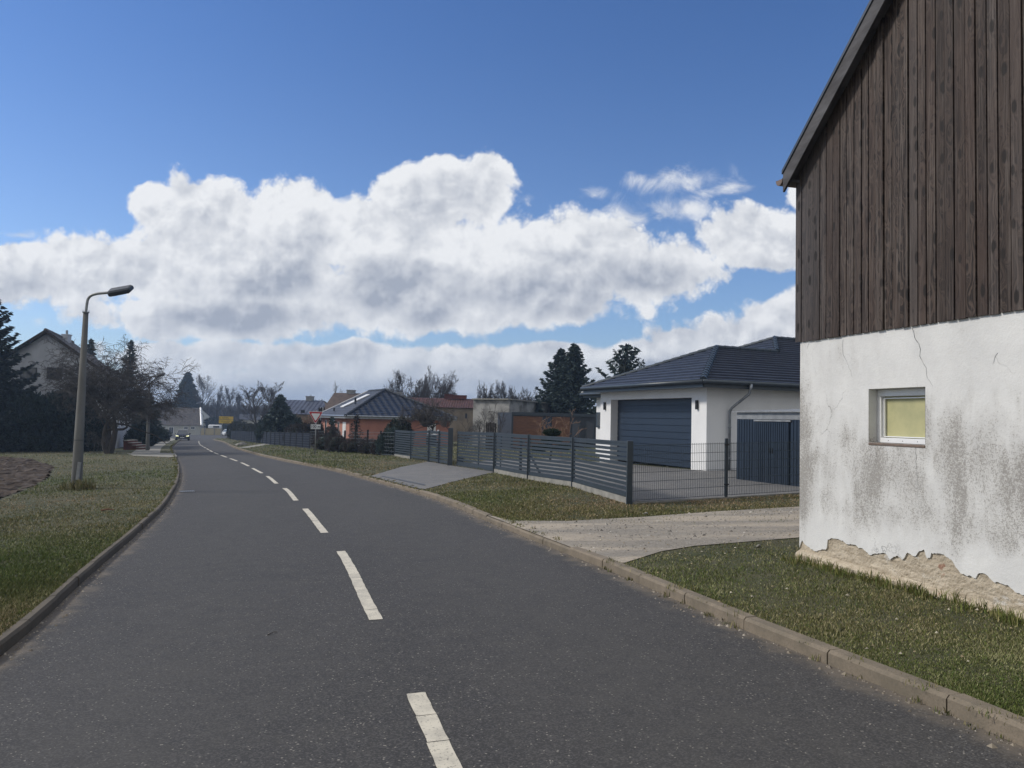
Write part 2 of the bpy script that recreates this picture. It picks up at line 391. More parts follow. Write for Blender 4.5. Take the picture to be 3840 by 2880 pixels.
mat('tyre', (.012, .012, .013), None, 6., .85)
mat('tail_red', (.30, .012, .012), None, 3., .3)
mat('metal_rust', (.17, .115, .085), (.10, .08, .07), 8., .6, .003, 40)
mat('fascia_wood', (.10, .098, .105), (.035, .032, .034), 5., .8, .004, 40, stretch=(.3, 1, 1), detail=10)
mat('rock', (.30, .29, .27), (.18, .17, .16), 6., .9, .01, 20)
mat('tarp', (.30, .36, .42), None, 2., .6)
def emis(name, c, s):
    m, t, p = newmat(name); p.inputs['Base Color'].default_value = (*c, 1); p.inputs['Emission Color'].default_value = (*c, 1); p.inputs['Emission Strength'].default_value = s
    nn = t.noise(t.obj(), 5.); t.put(p.inputs['Roughness'], t.ss(nn, 0., 1., .3, .5))
emis('headlight_lit', (.95, .95, .55), 1.1)

# ------------------------------------------------------------------ object helpers
def tag(o, label=None, cat=None, group=None, kind=None):
    if label: o['label'] = label
    if cat: o['category'] = cat
    if group: o['group'] = group
    if kind: o['kind'] = kind
    return o
def thing(name, label, cat, loc=(0, 0, 0), group=None, rot=None):
    o = bpy.data.objects.new(name, None); COL.objects.link(o); o.empty_display_size = .3
    M = (rot.to_4x4() if rot is not None else Matrix.Identity(4)); M = Matrix.Translation(Vector(tuple(float(a) for a in loc))) @ M
    o.matrix_world = M; o['_m'] = [c for r in M for c in r]
    return tag(o, label, cat, group)
def frame_of(o):
    while o is not None:
        if '_m' in o: v = list(o['_m']); return Matrix([v[i*4:i*4+4] for i in range(4)])
        o = o.parent
    return Matrix.Identity(4)
def link(name, me, material, parent=None):
    me.materials.append(MATS[material] if isinstance(material, str) else material)
    o = bpy.data.objects.new(name, me); COL.objects.link(o)
    if parent is not None: o.parent = parent
    return o
class MB:
    """collects shapes (in world coordinates, or local=True for the parent's frame) and links them as one mesh"""
    def __init__(s): s.v = []; s.f = []; s.uv = None
    def add(s, vs, fs):
        k = len(s.v); s.v += [tuple(map(float, v)) for v in vs]; s.f += [tuple(i+k for i in f) for f in fs]; return s
    def box(s, a, b):
        x0, y0, z0 = a; x1, y1, z1 = b
        return s.add([(x0,y0,z0),(x1,y0,z0),(x1,y1,z0),(x0,y1,z0),(x0,y0,z1),(x1,y0,z1),(x1,y1,z1),(x0,y1,z1)],
                     [(0,3,2,1),(4,5,6,7),(0,1,5,4),(1,2,6,5),(2,3,7,6),(3,0,4,7)])
    def hexa(s, b, t_):
        return s.add(list(b)+list(t_), [(0,3,2,1),(4,5,6,7),(0,1,5,4),(1,2,6,5),(2,3,7,6),(3,0,4,7)])
    def beam(s, p, q, w, h, up=(0, 0, 1)):
        """a bar from p to q, w across, h high"""
        p, q, up = V3(*p), V3(*q), V3(*up); d = q-p; d /= np.linalg.norm(d)
        x = np.cross(d, up); x /= np.linalg.norm(x); z = np.cross(x, d)
        c = [-x*w/2-z*h/2, x*w/2-z*h/2, x*w/2+z*h/2, -x*w/2+z*h/2]
        return s.hexa([p+k for k in c], [q+k for k in c])
    def tube(s, pts, rad, n=8, cap=True):
        pts = [V3(*p) for p in pts]; rad = [rad]*len(pts) if np.isscalar(rad) else rad
        k = len(s.v); px = None
        for i, p in enumerate(pts):
            d = pts[min(i+1, len(pts)-1)]-pts[max(i-1, 0)]; d /= np.linalg.norm(d)
            if px is None:
                a = V3(0, 0, 1) if abs(d[2]) < .9 else V3(1, 0, 0)
                px = np.cross(d, a)
            px = px-d*(px@d); px /= np.linalg.norm(px); py = np.cross(d, px)
            for j in range(n):
                a = 2*math.pi*j/n; s.v.append(tuple(p+rad[i]*(math.cos(a)*px+math.sin(a)*py)))
        for i in range(len(pts)-1):
            for j in range(n):
                a, b = k+i*n+j, k+i*n+(j+1) % n; s.f.append((a, b, b+n, a+n))
        if cap:
            s.f.append(tuple(k+j for j in range(n))[::-1]); s.f.append(tuple(k+(len(pts)-1)*n+j for j in range(n)))
        return s
    def poly(s, pts, thick=None):
        """flat polygon (or slab if thick is a vector)"""
        pts = [V3(*p) for p in pts]; n = len(pts); k = len(s.v)
        tri = tessellate_polygon([[Vector(p) for p in pts]])
        s.v += [tuple(p) for p in pts]; s.f += [tuple(k+i for i in f) for f in tri]
        if thick is not None:
            th = V3(*thick); s.v += [tuple(p+th) for p in pts]
            s.f += [tuple(k+n+i for i in f)[::-1] for f in tri]
            for i in range(n): j = (i+1) % n; s.f.append((k+i, k+j, k+n+j, k+n+i))
        return s
    def build(s, name, material, parent=None, local=False, smooth=False, bevel=0, fixn=True):
        vs = s.v
        if parent is not None and not local:
            Mi = np.array(frame_of(parent).inverted()); a = np.array(vs); vs = (a @ Mi[:3, :3].T + Mi[:3, 3]).tolist()
        me = bpy.data.meshes.new(name); me.from_pydata(vs, [], s.f)
        if s.uv is not None:
            ul = me.uv_layers.new(name='UVMap'); flat = [c for uvp in s.uv for c in uvp]
            ul.data.foreach_set('uv', flat)
        me.update()
        if fixn and s.uv is None:
            import bmesh
            bm = bmesh.new(); bm.from_mesh(me); bmesh.ops.recalc_face_normals(bm, faces=bm.faces); bm.to_mesh(me); bm.free()
        if smooth: me.polygons.foreach_set('use_smooth', [True]*len(me.polygons))
        o = link(name, me, material, parent)
        if bevel:
            md = o.modifiers.new('Bevel', 'BEVEL'); md.width = bevel; md.segments = 2; md.limit_method = 'ANGLE'
        return o
class RF:
    """tiled roof faces: courses from eave A-B up to top edge D-C, each with its own step, with UVs in metres"""
    def __init__(s): s.v = []; s.f = []; s.uv = []
    def face(s, A, B, C, D_, course=.34, step=.03):
        A, B, C, D_ = map(lambda a: V3(*a), (A, B, C, D_))
        e = B-A; e /= np.linalg.norm(e)
        n = np.cross(e, (D_-A) if np.linalg.norm(D_-A) > np.linalg.norm(C-B)*.2 else (C-B)); n /= np.linalg.norm(n)
        if n[2] < 0: n = -n
        up = np.cross(n, e); 
        if up[2] < 0: up = -up
        Ln = abs((D_-A)@up); k = max(1, int(round(Ln/course)))
        for i in range(k):
            a, b = i/k, (i+1)/k
            L0, R0, L1, R1 = A+(D_-A)*a, B+(C-B)*a, A+(D_-A)*b, B+(C-B)*b
            q = [L0+n*step, R0+n*step, R1, L1]
            s._q(q, A, e, up, i+.1, i+.9)
            s._q([L0-n*.01, R0-n*.01, R0+n*step, L0+n*step], A, e, up, i+.1, i+.1)
        return s
    def _q(s, q, A, e, up, v0, v1):
        k = len(s.v); s.v += [tuple(p) for p in q]; s.f.append((k, k+1, k+2, k+3))
        s.uv += [((q[j]-A)@e, v0 if j < 2 else v1) for j in range(4)]
    def build(s, name, material, parent):
        m = MB(); m.v = s.v; m.f = s.f; m.uv = s.uv
        return m.build(name, material, parent)
def hipcaps(mb, p, q, r=.11, seg=.38):
    p, q = V3(*p), V3(*q); L = np.linalg.norm(q-p); n = max(2, int(L/seg))
    for i in range(n):
        a, b = p+(q-p)*(i/n), p+(q-p)*((i+1.06)/n); mb.tube([a, b], [r*1.05, r*.82], 8)
def fastmesh(name, verts, nper, material, parent=None, col=None, smooth=False):
    """many separate polygons of nper corners each"""
    if parent is not None:
        Mi = np.array(frame_of(parent).inverted()); verts = verts @ Mi[:3, :3].T + Mi[:3, 3]
    N = len(verts); nf = N//nper
    me = bpy.data.meshes.new(name); me.vertices.add(N); me.loops.add(N); me.polygons.add(nf)
    me.vertices.foreach_set('co', verts.astype(np.float32).ravel())
    me.loops.foreach_set('vertex_index', np.arange(N, dtype=np.int32))
    me.polygons.foreach_set('loop_start', np.arange(0, N, nper, dtype=np.int32))
    me.polygons.foreach_set('loop_total', np.full(nf, nper, dtype=np.int32))
    me.update(calc_edges=True)
    if col is not None:
        c = me.color_attributes.new('Col', 'FLOAT_COLOR', 'POINT')
        rgba = np.ones((N, 4), np.float32); rgba[:, :3] = np.repeat(col, nper, axis=0); c.data.foreach_set('color', rgba.ravel())
    return link(name, me, material, parent)
def inpoly(x, y, poly):
    c = np.zeros(len(x), bool); n = len(poly)
    for i in range(n):
        x0, y0 = poly[i][:2]; x1, y1 = poly[i-1][:2]
        if y0 == y1: continue
        c ^= ((y0 > y) != (y1 > y)) & (x < (x1-x0)*(y-y0)/(y1-y0)+x0)
    return c
def vnoise(x, y, s, seed=0):
    r = np.random.RandomState(seed); o = np.zeros_like(x)
    for k in range(7):
        a = r.uniform(0, 2*math.pi); f = s*r.uniform(.5, 1.9); o += np.sin((x*math.cos(a)+y*math.sin(a))*f+r.uniform(0, 6.28)+1.7*np.sin(x*f*.6*math.sin(a+1)+y*f*.5))
    return o/7
def smooth_curve(pts, step=.5):
    pts = np.array(pts, float)[:, :2]; out = []
    for i in range(len(pts)-1):
        p0, p1, p2, p3 = pts[max(i-1, 0)], pts[i], pts[i+1], pts[min(i+2, len(pts)-1)]
        n = max(2, int(np.linalg.norm(p2-p1)/step))
        d1, d2 = np.linalg.norm(p1-p0)+1e-6, np.linalg.norm(p2-p1); d3 = np.linalg.norm(p3-p2)+1e-6
        m1 = ((p1-p0)/d1+(p2-p1)/d2)/2*d2 if i > 0 else p2-p1
        m2 = ((p2-p1)/d2+(p3-p2)/d3)/2*d2 if i < len(pts)-2 else p2-p1
        for k in range(n):
            t_ = k/n; h = [2*t_**3-3*t_**2+1, t_**3-2*t_**2+t_, -2*t_**3+3*t_**2, t_**3-t_**2]
            out.append(h[0]*p1+h[1]*m1+h[2]*p2+h[3]*m2)
    out.append(pts[-1]); return np.array(out)
def offset(c, d):
    t_ = np.gradient(c, axis=0); t_ /= np.linalg.norm(t_, axis=1)[:, None]
    return c+np.stack([t_[:, 1], -t_[:, 0]], 1)*d      # positive = right of travel
def resample(c, ds):
    L = np.r_[0, np.cumsum(np.linalg.norm(np.diff(c, axis=0), axis=1))]; s = np.arange(0, L[-1], ds)
    return np.stack([np.interp(s, L, c[:, 0]), np.interp(s, L, c[:, 1])], 1)

# ------------------------------------------------------------------ ground, road, kerbs
RK = [G(x, y, .1)[:2] for x, y in [(3840,2729),(3578,2623),(3135,2452),(2821,2330),(2585,2233),(2401,2156),(2252,2095),(2128,2050),(1829,1935),(1688,1876),(1582,1841),(1382,1788),(1241,1754),(1100,1729)]]
RK = [(5.6, -7), (4.15, -1)] + [tuple(p) for p in RK] + [(-16.3, 48.6), (-24.2, 66), (-36, 94), (-48.2, 122.5), (-49, 128)]
LK = [G(x, y, .1)[:2] for x, y in [(0,2416),(94,2341),(199,2252),(303,2157),(408,2070),(502,1993),(562,1939),(607,1899),(646,1844),(669,1799),(674,1760),(669,1730),(656,1703),(648,1676)]]
LK = [(-1.1, -8), (-2.75, 0)] + [tuple(p) for p in LK] + [(-42.5, 95.5), (-56.5, 127.5), (-60.5, 134), (-68, 139)]
rk, lk = smooth_curve(RK), smooth_curve(LK)
def sheet(name, poly2, h, material, kind='structure'):
    m = MB(); m.poly([(x, y, gz(x, y, h)) for x, y in poly2]); o = m.build(name, material)
    for f in o.data.polygons:
        if f.normal.z < 0: f.flip()
    return tag(o, kind=kind)
sheet('ground', [(-900, -60), (700, -60), (700, 1500), (-900, 1500)], -.09, 'turf')
lv = [tuple(p) for p in offset(lk, -.08)]; rv = [tuple(p) for p in offset(rk, .115)]
sheet('verge', lv + [(-120, 146), (-500, 170), (-500, -8)], .088, 'turf')
sheet('verge', rv + [(-47, 133), (-53, 150), (-20, 156), (500, 170), (500, -8)], .088, 'turf')
def road():
    n = 420
    def rs(c):
        L = np.r_[0, np.cumsum(np.linalg.norm(np.diff(c, axis=0), axis=1))]; s = np.linspace(0, L[-1], n)
        return np.stack([np.interp(s, L, c[:, 0]), np.interp(s, L, c[:, 1])], 1)
    l, r = rs(lk[lk[:, 1] < 133]), rs(rk)
    cs = [0, .02, .05, .09, .14, .2, .26, .32, .38, .44, .5, .56, .62, .68, .74, .8, .86, .91, .95, .98, 1]; vs = []; ed = []; ld = []
    for i in range(n):
        for c in cs:
            p = l[i]*(1-c)+r[i]*c; vs.append((p[0], p[1], gz(p[0], p[1], 0))); w = min(c, 1-c)*5.6; ed.append(max(0, 1-w/.75)**1.4); ld.append(.5-.5*math.cos(c*4*math.pi*1.0+math.pi*.0) if 0 < c < 1 else 0)
    k = len(cs); fs = [(i*k+j, i*k+j+1, (i+1)*k+j+1, (i+1)*k+j) for i in range(n-1) for j in range(k-1)]
    me = bpy.data.meshes.new('road'); me.from_pydata(vs, [], fs); me.update()
    a = me.attributes.new('edge', 'FLOAT', 'POINT'); a.data.foreach_set('value', ed); a = me.attributes.new('lane', 'FLOAT', 'POINT'); a.data.foreach_set('value', ld)
    tag(link('road', me, 'asphalt'), kind='structure')
road()
sheet('side_road', [(-300, 128), (-60, 128), (-46, 121), (-40, 126), (200, 150), (200, 214), (-300, 214)], -.006, 'asphalt')
random.seed(3)
def kerb(c, side, hfun, seed, wd=.125, mt='kerb_concrete'):
    rnd = random.Random(seed); m = MB(); pts = resample(c, 1.0)
    for i in range(len(pts)-1):
        a, b = pts[i], pts[i+1]; d = (b-a)/np.linalg.norm(b-a); nrm = V3(d[1], -d[0])*side if False else np.array([d[1], -d[0]])*side
        a2, b2 = a+d*.006, b-d*.006; top = hfun((a+b)/2)+rnd.uniform(-.004, .004); j = rnd.uniform(-.006, .006)
        prof = [(0+j, -.12), (0+j, top-.022), (.022+j, top), (wd, top-.004), (wd, -.12)]
        va = [(*(a2+nrm*u), gz(*(a2+nrm*u), w)) for u, w in prof]; vb = [(*(b2+nrm*u), gz(*(b2+nrm*u), w)) for u, w in prof]
        n = 5; m.add(va+vb, [tuple(range(n)), tuple(range(n, 2*n))[::-1]] + [(q, (q+1) % n, n+(q+1) % n, n+q) for q in range(n)])
    return tag(m.build('kerb', mt), kind='structure')
def rh(p):
    y = p[1]
    lo = lambda a, b: min(max((y-a)/.9, 0), 1)*min(max((b-y)/.9, 0), 1)
    return .108-.022*lo(9.9, 14.5)-.022*lo(19.2, 26.5)
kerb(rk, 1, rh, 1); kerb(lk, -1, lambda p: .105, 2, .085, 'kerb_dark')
# centre line: four metres of paint, two metres of gap
CP = [G(x, y)[:2] for x, y in [(1685,2880),(1561,2607),(1410,2326),(1279,2069),(1222,2004),(1147,1911),(1113,1880),(1075,1837),(1043,1818),(1007,1789),(956,1761),(914,1739),(878,1725),(828,1707),(800,1696),(778,1684),(762,1675),(750,1667)]]
CP = [(1.3, -2.), (.45, 1.2)] + [tuple(p) for p in CP] + [(-45, 108)]
cl = resample(smooth_curve(CP), .05)
i0 = int(np.argmin(np.linalg.norm(cl-G(1410, 2326)[:2], axis=1)))
m = MB(); rnd = random.Random(5); s0 = i0 - 120*2
while s0 < len(cl)-85:
    if s0 >= 0:
        seg = cl[s0:s0+81:2]; L_, R_ = offset(seg, -.062), offset(seg, .062)
        cuts = sorted(rnd.sample(range(3, 38), 5)) if s0 < i0+260 else []
        st = 0
        for e_ in cuts+[len(seg)-1]:
            va = []
            for k in range(st, e_+1):
                g_ = .008 if (k == st and st) else 0
                dd = seg[min(k+1, len(seg)-1)]-seg[max(k-1, 0)]; dd /= np.linalg.norm(dd)
                for q in (L_[k], R_[k]):
                    q = q+dd*(g_+rnd.uniform(-.004, .004))+np.array([dd[1], -dd[0]])*rnd.uniform(-.004, .004); va.append((q[0], q[1], gz(q[0], q[1], .005)))
            m.add(va, [(2*k, 2*k+1, 2*k+3, 2*k+2) for k in range(e_-st)]); st = e_
    s0 += 120
o = m.build('road_marking', 'road_paint'); tag(o, kind='structure')
def px_poly(l, h=.1): return [tuple(G(x, y, h)[:2]) for x, y in l]
sm = MB()
for l_ in ([(700,1793),(770,1789),(840,1788)], [(900,1784),(1000,1781),(1085,1775)], [(1095,1812),(1160,1809)], [(664,1846),(700,1845)]):
    q_ = [G(x, y, 0) for x, y in l_]
    for a_, b_ in zip(q_[:-1], q_[1:]): d_ = (b_-a_)/np.linalg.norm(b_-a_); n_ = V3(-d_[1], d_[0], 0)*.03; sm.add([a_-n_+V3(0,0,.003), b_-n_+V3(0,0,.003), b_+n_+V3(0,0,.003), a_+n_+V3(0,0,.003)], [(0, 1, 2, 3)])
tag(sm.build('road_seam', 'road_paint_old'), kind='structure')
drive = px_poly([(1386,1786),(1500,1752),(1605,1731),(1650,1738),(1700,1747),(1860,1770),(1826,1776),(1700,1806),(1588,1836)])
yard = px_poly([(1700,1744),(1856,1768),(1983,1794),(2150,1821),(2352,1884),(2722,1863),(3010,1850)]) + [(14, 20), (16, 32), (7.0, 27.3), (4.0, 34.6), (2., 38.5), (-1.2, 36.5)]
track = px_poly([(1815,1927),(1923,1951),(2128,1953),(2400,1938),(2700,1916),(3000,1899)]) + [(13, 13.5), (14, 10.5)] + px_poly([(3003,2014),(2604,2046),(2480,2066),(2343,2109),(2290,2108),(2128,2046)])
pathp = px_poly([(892,1679),(930,1679),(1012,1667),(998,1662)])
sheet('driveway', drive, .101, 'pavers'); sheet('yard', yard, .103, 'pavers'); sheet('track', track, .098, 'track_dirt'); sheet('path', pathp, .099, 'concrete')
o1 = offset(lk, -.9); o2 = offset(lk, -2.7); sel = [i for i in range(len(lk)) if 52 < lk[i][1] < 131]
walk = [tuple(o1[i]) for i in sel[::4]] + [tuple(o2[i]) for i in sel[::-4]]
sheet('sidewalk', walk, .094, 'concrete')
cross = px_poly([(474,1700),(655,1698),(664,1711),(640,1714),(560,1711),(500,1709)])
sheet('path', cross, .100, 'concrete')
tag(MB().poly([(*G(x, y, .1)[:2], gz(*G(x, y, .1)[:2], .108)) for x, y in [(1428,1786),(1436,1785),(1596,1818),(1590,1821)]]).build('drain_channel', 'black_trim'), 'narrow dark drain slot set in the paved driveway entrance', 'drain')
q = [G(x, y, 0) for x, y in [(672,1843),(728,1841),(731,1845),(676,1847)]]
t_ = thing('gully_grate', 'dark iron drain grate in the asphalt beside the left kerb', 'drain grate', q[0])
MB().poly([p+V3(0, 0, .006) for p in q], (0, 0, .01)).build('frame', 'zinc_dull', t_)
m = MB()
for k in range(7):
    a = q[0]+(q[1]-q[0])*((k+.3)/7); b = q[3]+(q[2]-q[3])*((k+.3)/7); m.poly([a+V3(0,0,.018), a+(q[1]-q[0])*.07+V3(0,0,.018), b+(q[2]-q[3])*.07+V3(0,0,.018), b+V3(0,0,.018)])
m.build('slots', 'black_trim', t_)

# ploughed plot on the left: real clods
def soil():
    n, mm = 260, 200; poly = px_poly([(-260,1990),(-60,1900),(60,1856),(150,1812),(205,1775),(200,1745),(120,1722),(0,1712),(-420,1712),(-700,1800)])
    xs = [p[0] for p in poly]; ys = [p[1] for p in poly]
    X, Y = np.meshgrid(np.linspace(min(xs), max(xs), n), np.linspace(min(ys), max(ys), mm), indexing='ij')
    rs = np.random.RandomState(4)
    X = X+rs.uniform(-.04, .04, X.shape); Y = Y+rs.uniform(-.04, .04, X.shape)
    Z = gz(X, Y, .11)+.05*vnoise(X, Y, 3., 1)+.05*vnoise(X, Y, 8., 2)+rs.uniform(-.05, .05, X.shape)
    ins = inpoly(X.ravel()+.25*vnoise(X.ravel(), Y.ravel(), 2., 9), Y.ravel(), poly).reshape(X.shape)
    V = np.stack([X, Y, Z], -1).reshape(-1, 3); fs = [(i*mm+j, (i+1)*mm+j, (i+1)*mm+j+1, i*mm+j+1) for i in range(n-1) for j in range(mm-1) if ins[i, j] and ins[i+1, j+1] and ins[i+1, j] and ins[i, j+1]]
    used = sorted({k for f in fs for k in f}); mp = {k: i for i, k in enumerate(used)}
    me = bpy.data.meshes.new('ploughed_soil'); me.from_pydata([tuple(V[k]) for k in used], [], [tuple(mp[k] for k in f) for f in fs]); me.update()
    tag(link('ploughed_soil', me, 'soil'), kind='stuff', label='bare ploughed brown soil of the garden plot on the left', cat='soil'); return poly
soilp = soil()

# ------------------------------------------------------------------ barn
BC = G(3005, 2092, .1); BX = V3(.27, -.963, 0); BX /= np.linalg.norm(BX)
BY = V3(-BX[1], BX[0], 0)
BR = Matrix(((BX[0], BY[0], 0), (BX[1], BY[1], 0), (0, 0, 1)))
barn = thing('barn', 'tall old barn with brown board gable above stained white plaster wall', 'barn', (BC[0], BC[1], 0), rot=BR)
BW = 9.0; SL = .905; Z0 = 5.20         # roof underside passes z=Z0 at t=0
ux0, ux1, uz0, uz1 = 1.184, 1.966, 1.60, 2.187
rs = np.random.RandomState(8)
# masonry core with window opening
m = MB()
for a, b, c, d in [(0, ux0, -.6, 3.2), (ux1, BW, -.6, 3.2), (ux0, ux1, -.6, uz0-.03), (ux0, ux1, uz1, 3.2)]: m.box((a, .0, c), (b, .32, d))
m.box((0, .32, -.6), (.32, 11, 5.1)); m.box((BW-.3, .32, -.6), (BW, 11, 5.1)); m.box((.32, 10.7, -.6), (BW-.3, 11, 5.1))
m.poly([(0.02, .1, 3.2), (BW-.02, .1, 3.2), (BW-.02, .1, 5.1), (BW/2, .1, 5.1+SL*BW/2), (0.02, .1, 5.1)], (0, .1, 0))
m.build('wall', 'exposed_render', barn, local=True)
# bumpy exposed base layer
n, mm = 420, 34; T = np.linspace(.0, BW, n); Zs = np.linspace(-.1, .72, mm); TT, ZZ = np.meshgrid(T, Zs, indexing='ij')
Yb = -.006-.010*(vnoise(TT, ZZ*2.6, 9., 3)+.5)-.008*vnoise(TT, ZZ*2, 24., 4)-rs.uniform(0, .006, TT.shape)
Yb = np.minimum(Yb, -.001); led = .215-.012*TT+.02*vnoise(TT, TT*0, 6., 6); Yb = Yb-.075*np.clip((led-ZZ)/.02, 0, 1)
vs = np.stack([TT, Yb, ZZ], -1).reshape(-1, 3); me = bpy.data.meshes.new('exposed_base'); me.from_pydata([tuple(v) for v in vs], [], [(i*mm+j, (i+1)*mm+j, (i+1)*mm+j+1, i*mm+j+1) for i in range(n-1) for j in range(mm-1)]); me.update()
tag(link('exposed_base', me, 'exposed_render', barn), 'crumbling beige base course where the plaster has fallen off')
peel = [(-.01,.22),(.05,.34),(.10,.30),(.20,.27),(.30,.25),(.48,.31),(.505,.33),(.515,.42),(.60,.455),(.768,.451),(.85,.43),(.97,.449),(1.035,.415),(1.12,.41),(1.194,.365),(1.30,.40),(1.408,.433),(1.50,.385),(1.582,.442),(1.66,.40),(1.722,.488),(1.83,.475),(1.87,.52),(1.949,.57),(1.97,.48),(2.026,.49),(2.03,.545),(2.188,.546),(2.284,.508),(2.33,.45),(2.378,.408),(2.45,.40),(2.536,.393),(2.57,.455),(2.65,.455),(2.709,.401),(2.834,.409),(2.914,.373),(2.992,.354),(3.2,.38),(3.6,.30),(4.1,.42),(4.8,.34),(5.5,.45),(6.3,.33),(7.2,.40),(8.1,.3),(BW,.36)]
ts = sorted(set(np.round(np.r_[np.arange(0, BW, .018), [ux0, ux1, 0, BW]], 4)))
pz = np.interp(ts, [p[0] for p in peel], [p[1] for p in peel]) + .016*vnoise(np.array(ts), np.array(ts)*0, 40., 1) + rs.uniform(-.006, .006, len(ts))
m = MB(); PY = -.030
pts = [(ts[i], pz[i]) for i in range(len(ts))]
def colq(t0, a0, t1, a1, b0, b1): m.add([(t0, PY, a0), (t1, PY, a1), (t1, PY, b1), (t0, PY, b0)], [(0, 1, 2, 3)])
for (t0, a0), (t1, a1) in zip(pts[:-1], pts[1:]):
    if t0 >= ux0-1e-6 and t1 <= ux1+1e-6: colq(t0, a0, t1, a1, uz0, uz0); colq(t0, uz1, t1, uz1, 2.95, 2.95)
    else: colq(t0, a0, t1, a1, 2.95, 2.95)
    m.add([(t0, PY, a0), (t1, PY, a1), (t1, 0, a1+.012), (t0, 0, a0+.012)], [(3, 2, 1, 0)])
m.add([(0, PY, pz[0]), (0, PY, 2.95), (0, .3, 2.95), (0, .3, pz[0])], [(0, 1, 2, 3)])
# window reveals in the same plaster
RD = .115
rx0, rx1, rz1 = ux0+.003, ux1-.003, uz1-.003
for q in ([(rx0, PY, uz0), (rx0, RD, uz0), (rx0, RD, rz1), (rx0, PY, rz1)], [(rx1, PY, uz0), (rx1, PY, rz1), (rx1, RD, rz1), (rx1, RD, uz0)], [(rx0, PY, rz1), (rx0, RD, rz1), (rx1, RD, rz1), (rx1, PY, rz1)]): m.add(q, [(0, 1, 2, 3)])
m.build('plaster', 'old_plaster', barn, local=True, fixn=False)
# cracks
def crack(pts, w=.004):
    out = []; r = random.Random(len(pts)*7+int(pts[0][0]*100))
    for (a, b), (c, d) in zip(pts[:-1], pts[1:]):
        k = max(2, int(math.hypot(c-a, d-b)/.025))
        for i in range(k): out.append((a+(c-a)*i/k+r.uniform(-.008, .008), b+(d-b)*i/k+r.uniform(-.005, .005)))
    out.append(pts[-1]); m = MB(); n = len(out)
    vs = []
    for i, (x, z) in enumerate(out):
        ww = w*(1-.8*i/n)*r.uniform(.5, 1.2); vs += [(x-ww/2, PY-.0015, z), (x+ww/2, PY-.0015, z+.001)]
    m.add(vs, [(2*i, 2*i+1, 2*i+3, 2*i+2) for i in range(n-1)]); m.build('crack', 'black_trim', barn, local=True)
crack([(1.80,2.80),(1.84,2.68),(1.90,2.60),(1.90,2.50),(1.97,2.38),(2.00,2.26),(2.06,2.19)], .007)
crack([(.18,2.80),(.13,2.72)], .006); crack([(.77,2.78),(.78,2.6),(.86,2.47),(.93,2.33)], .004); crack([(1.84,1.59),(1.86,1.3),(1.87,1.12),(1.83,.95)], .004)
crack([(2.78,2.46),(2.73,2.36)], .006); crack([(1.29,1.58),(1.30,1.35)], .003)
# sill, window
m = MB(); m.box((ux0+.002, PY-.008, uz0-.03), (ux1-.002, .05, uz0-.002)); m.build('window_sill', 'sill_brick', barn, local=True, bevel=.006)
fx = ux0+.085
m = MB()
w_ = .055
ux0, ux1, uz1 = ux0+.005, ux1-.005, uz1-.005
m.box((ux0, .08, uz0), (ux1, .16, uz0+w_)); m.box((ux0, .08, uz1-w_-.02), (ux1, .16, uz1)); m.box((ux0, .08, uz0+w_), (ux0+w_, .16, uz1-w_-.02)); m.box((ux1-w_, .08, uz0+w_), (ux1, .16, uz1-w_-.02))
win = m.build('window', 'white_plastic', barn, local=True, bevel=.004)
m = MB(); a, b, c, d = ux0+w_+.012, ux1-w_-.01, uz0+w_+.008, uz1-w_-.035
m.box((a, .105, c), (a+.012, .13, d)); m.box((b-.012, .105, c), (b, .13, d)); m.box((a+.012, .105, d-.012), (b-.012, .13, d)); m.box((a+.012, .105, c), (b-.012, .13, c+.01))
m.build('glazing_bead', 'white_plastic', win, local=True)
MB().box((ux0+w_, .135, uz0+w_), (ux1-w_, .14, uz1-w_-.02)).build('pane', 'curtain', win, local=True)
for k in range(4): x_ = ux0+.16+k*.2; MB().box((x_, .0785, uz0+.022), (x_+.008, .081, uz0+.03)).build('drain_hole', 'black_trim', win, local=True)
# boards
m = MB(); x_ = -.065; r = random.Random(11)
def under(x): return Z0+SL*(x if x < BW/2 else BW-x)+.04
while x_ < BW:
    w = .106+r.uniform(-.012, .007); gap = r.choice([.010, .011, .012, .016]) if abs(x_-1.66) > .06 else .02
    if 1.6 < x_ < 1.74 and gap > .01: pass
    dpt = -.050-r.uniform(0, .016); zb = 2.818+r.uniform(-.003, .004); a, b = x_+r.uniform(0, .0015), x_+w
    tilt = r.uniform(-.004, .004); a_ = max(a, -.07)
    zt0, zt1 = under(max(a, 0)), under(max(b, 0))
    m.hexa([(a, dpt, zb), (b, dpt+tilt, zb), (b, -.032, zb), (a, -.032, zb)], [(a, dpt, zt0), (b, dpt+tilt, zt1), (b, -.032, zt1), (a, -.032, zt0)])
    x_ += w+gap
m.build('board_cladding', 'weathered_boards', barn, local=True)
MB().box((-.072, -.05, 2.84), (-.066, .9, 5.2)).build('corner_board', 'weathered_boards', barn, local=True)
MB().box((.0, -.0315, 2.95), (BW, -.031, 5.2)).build('sheathing', 'black_trim', barn, local=True)
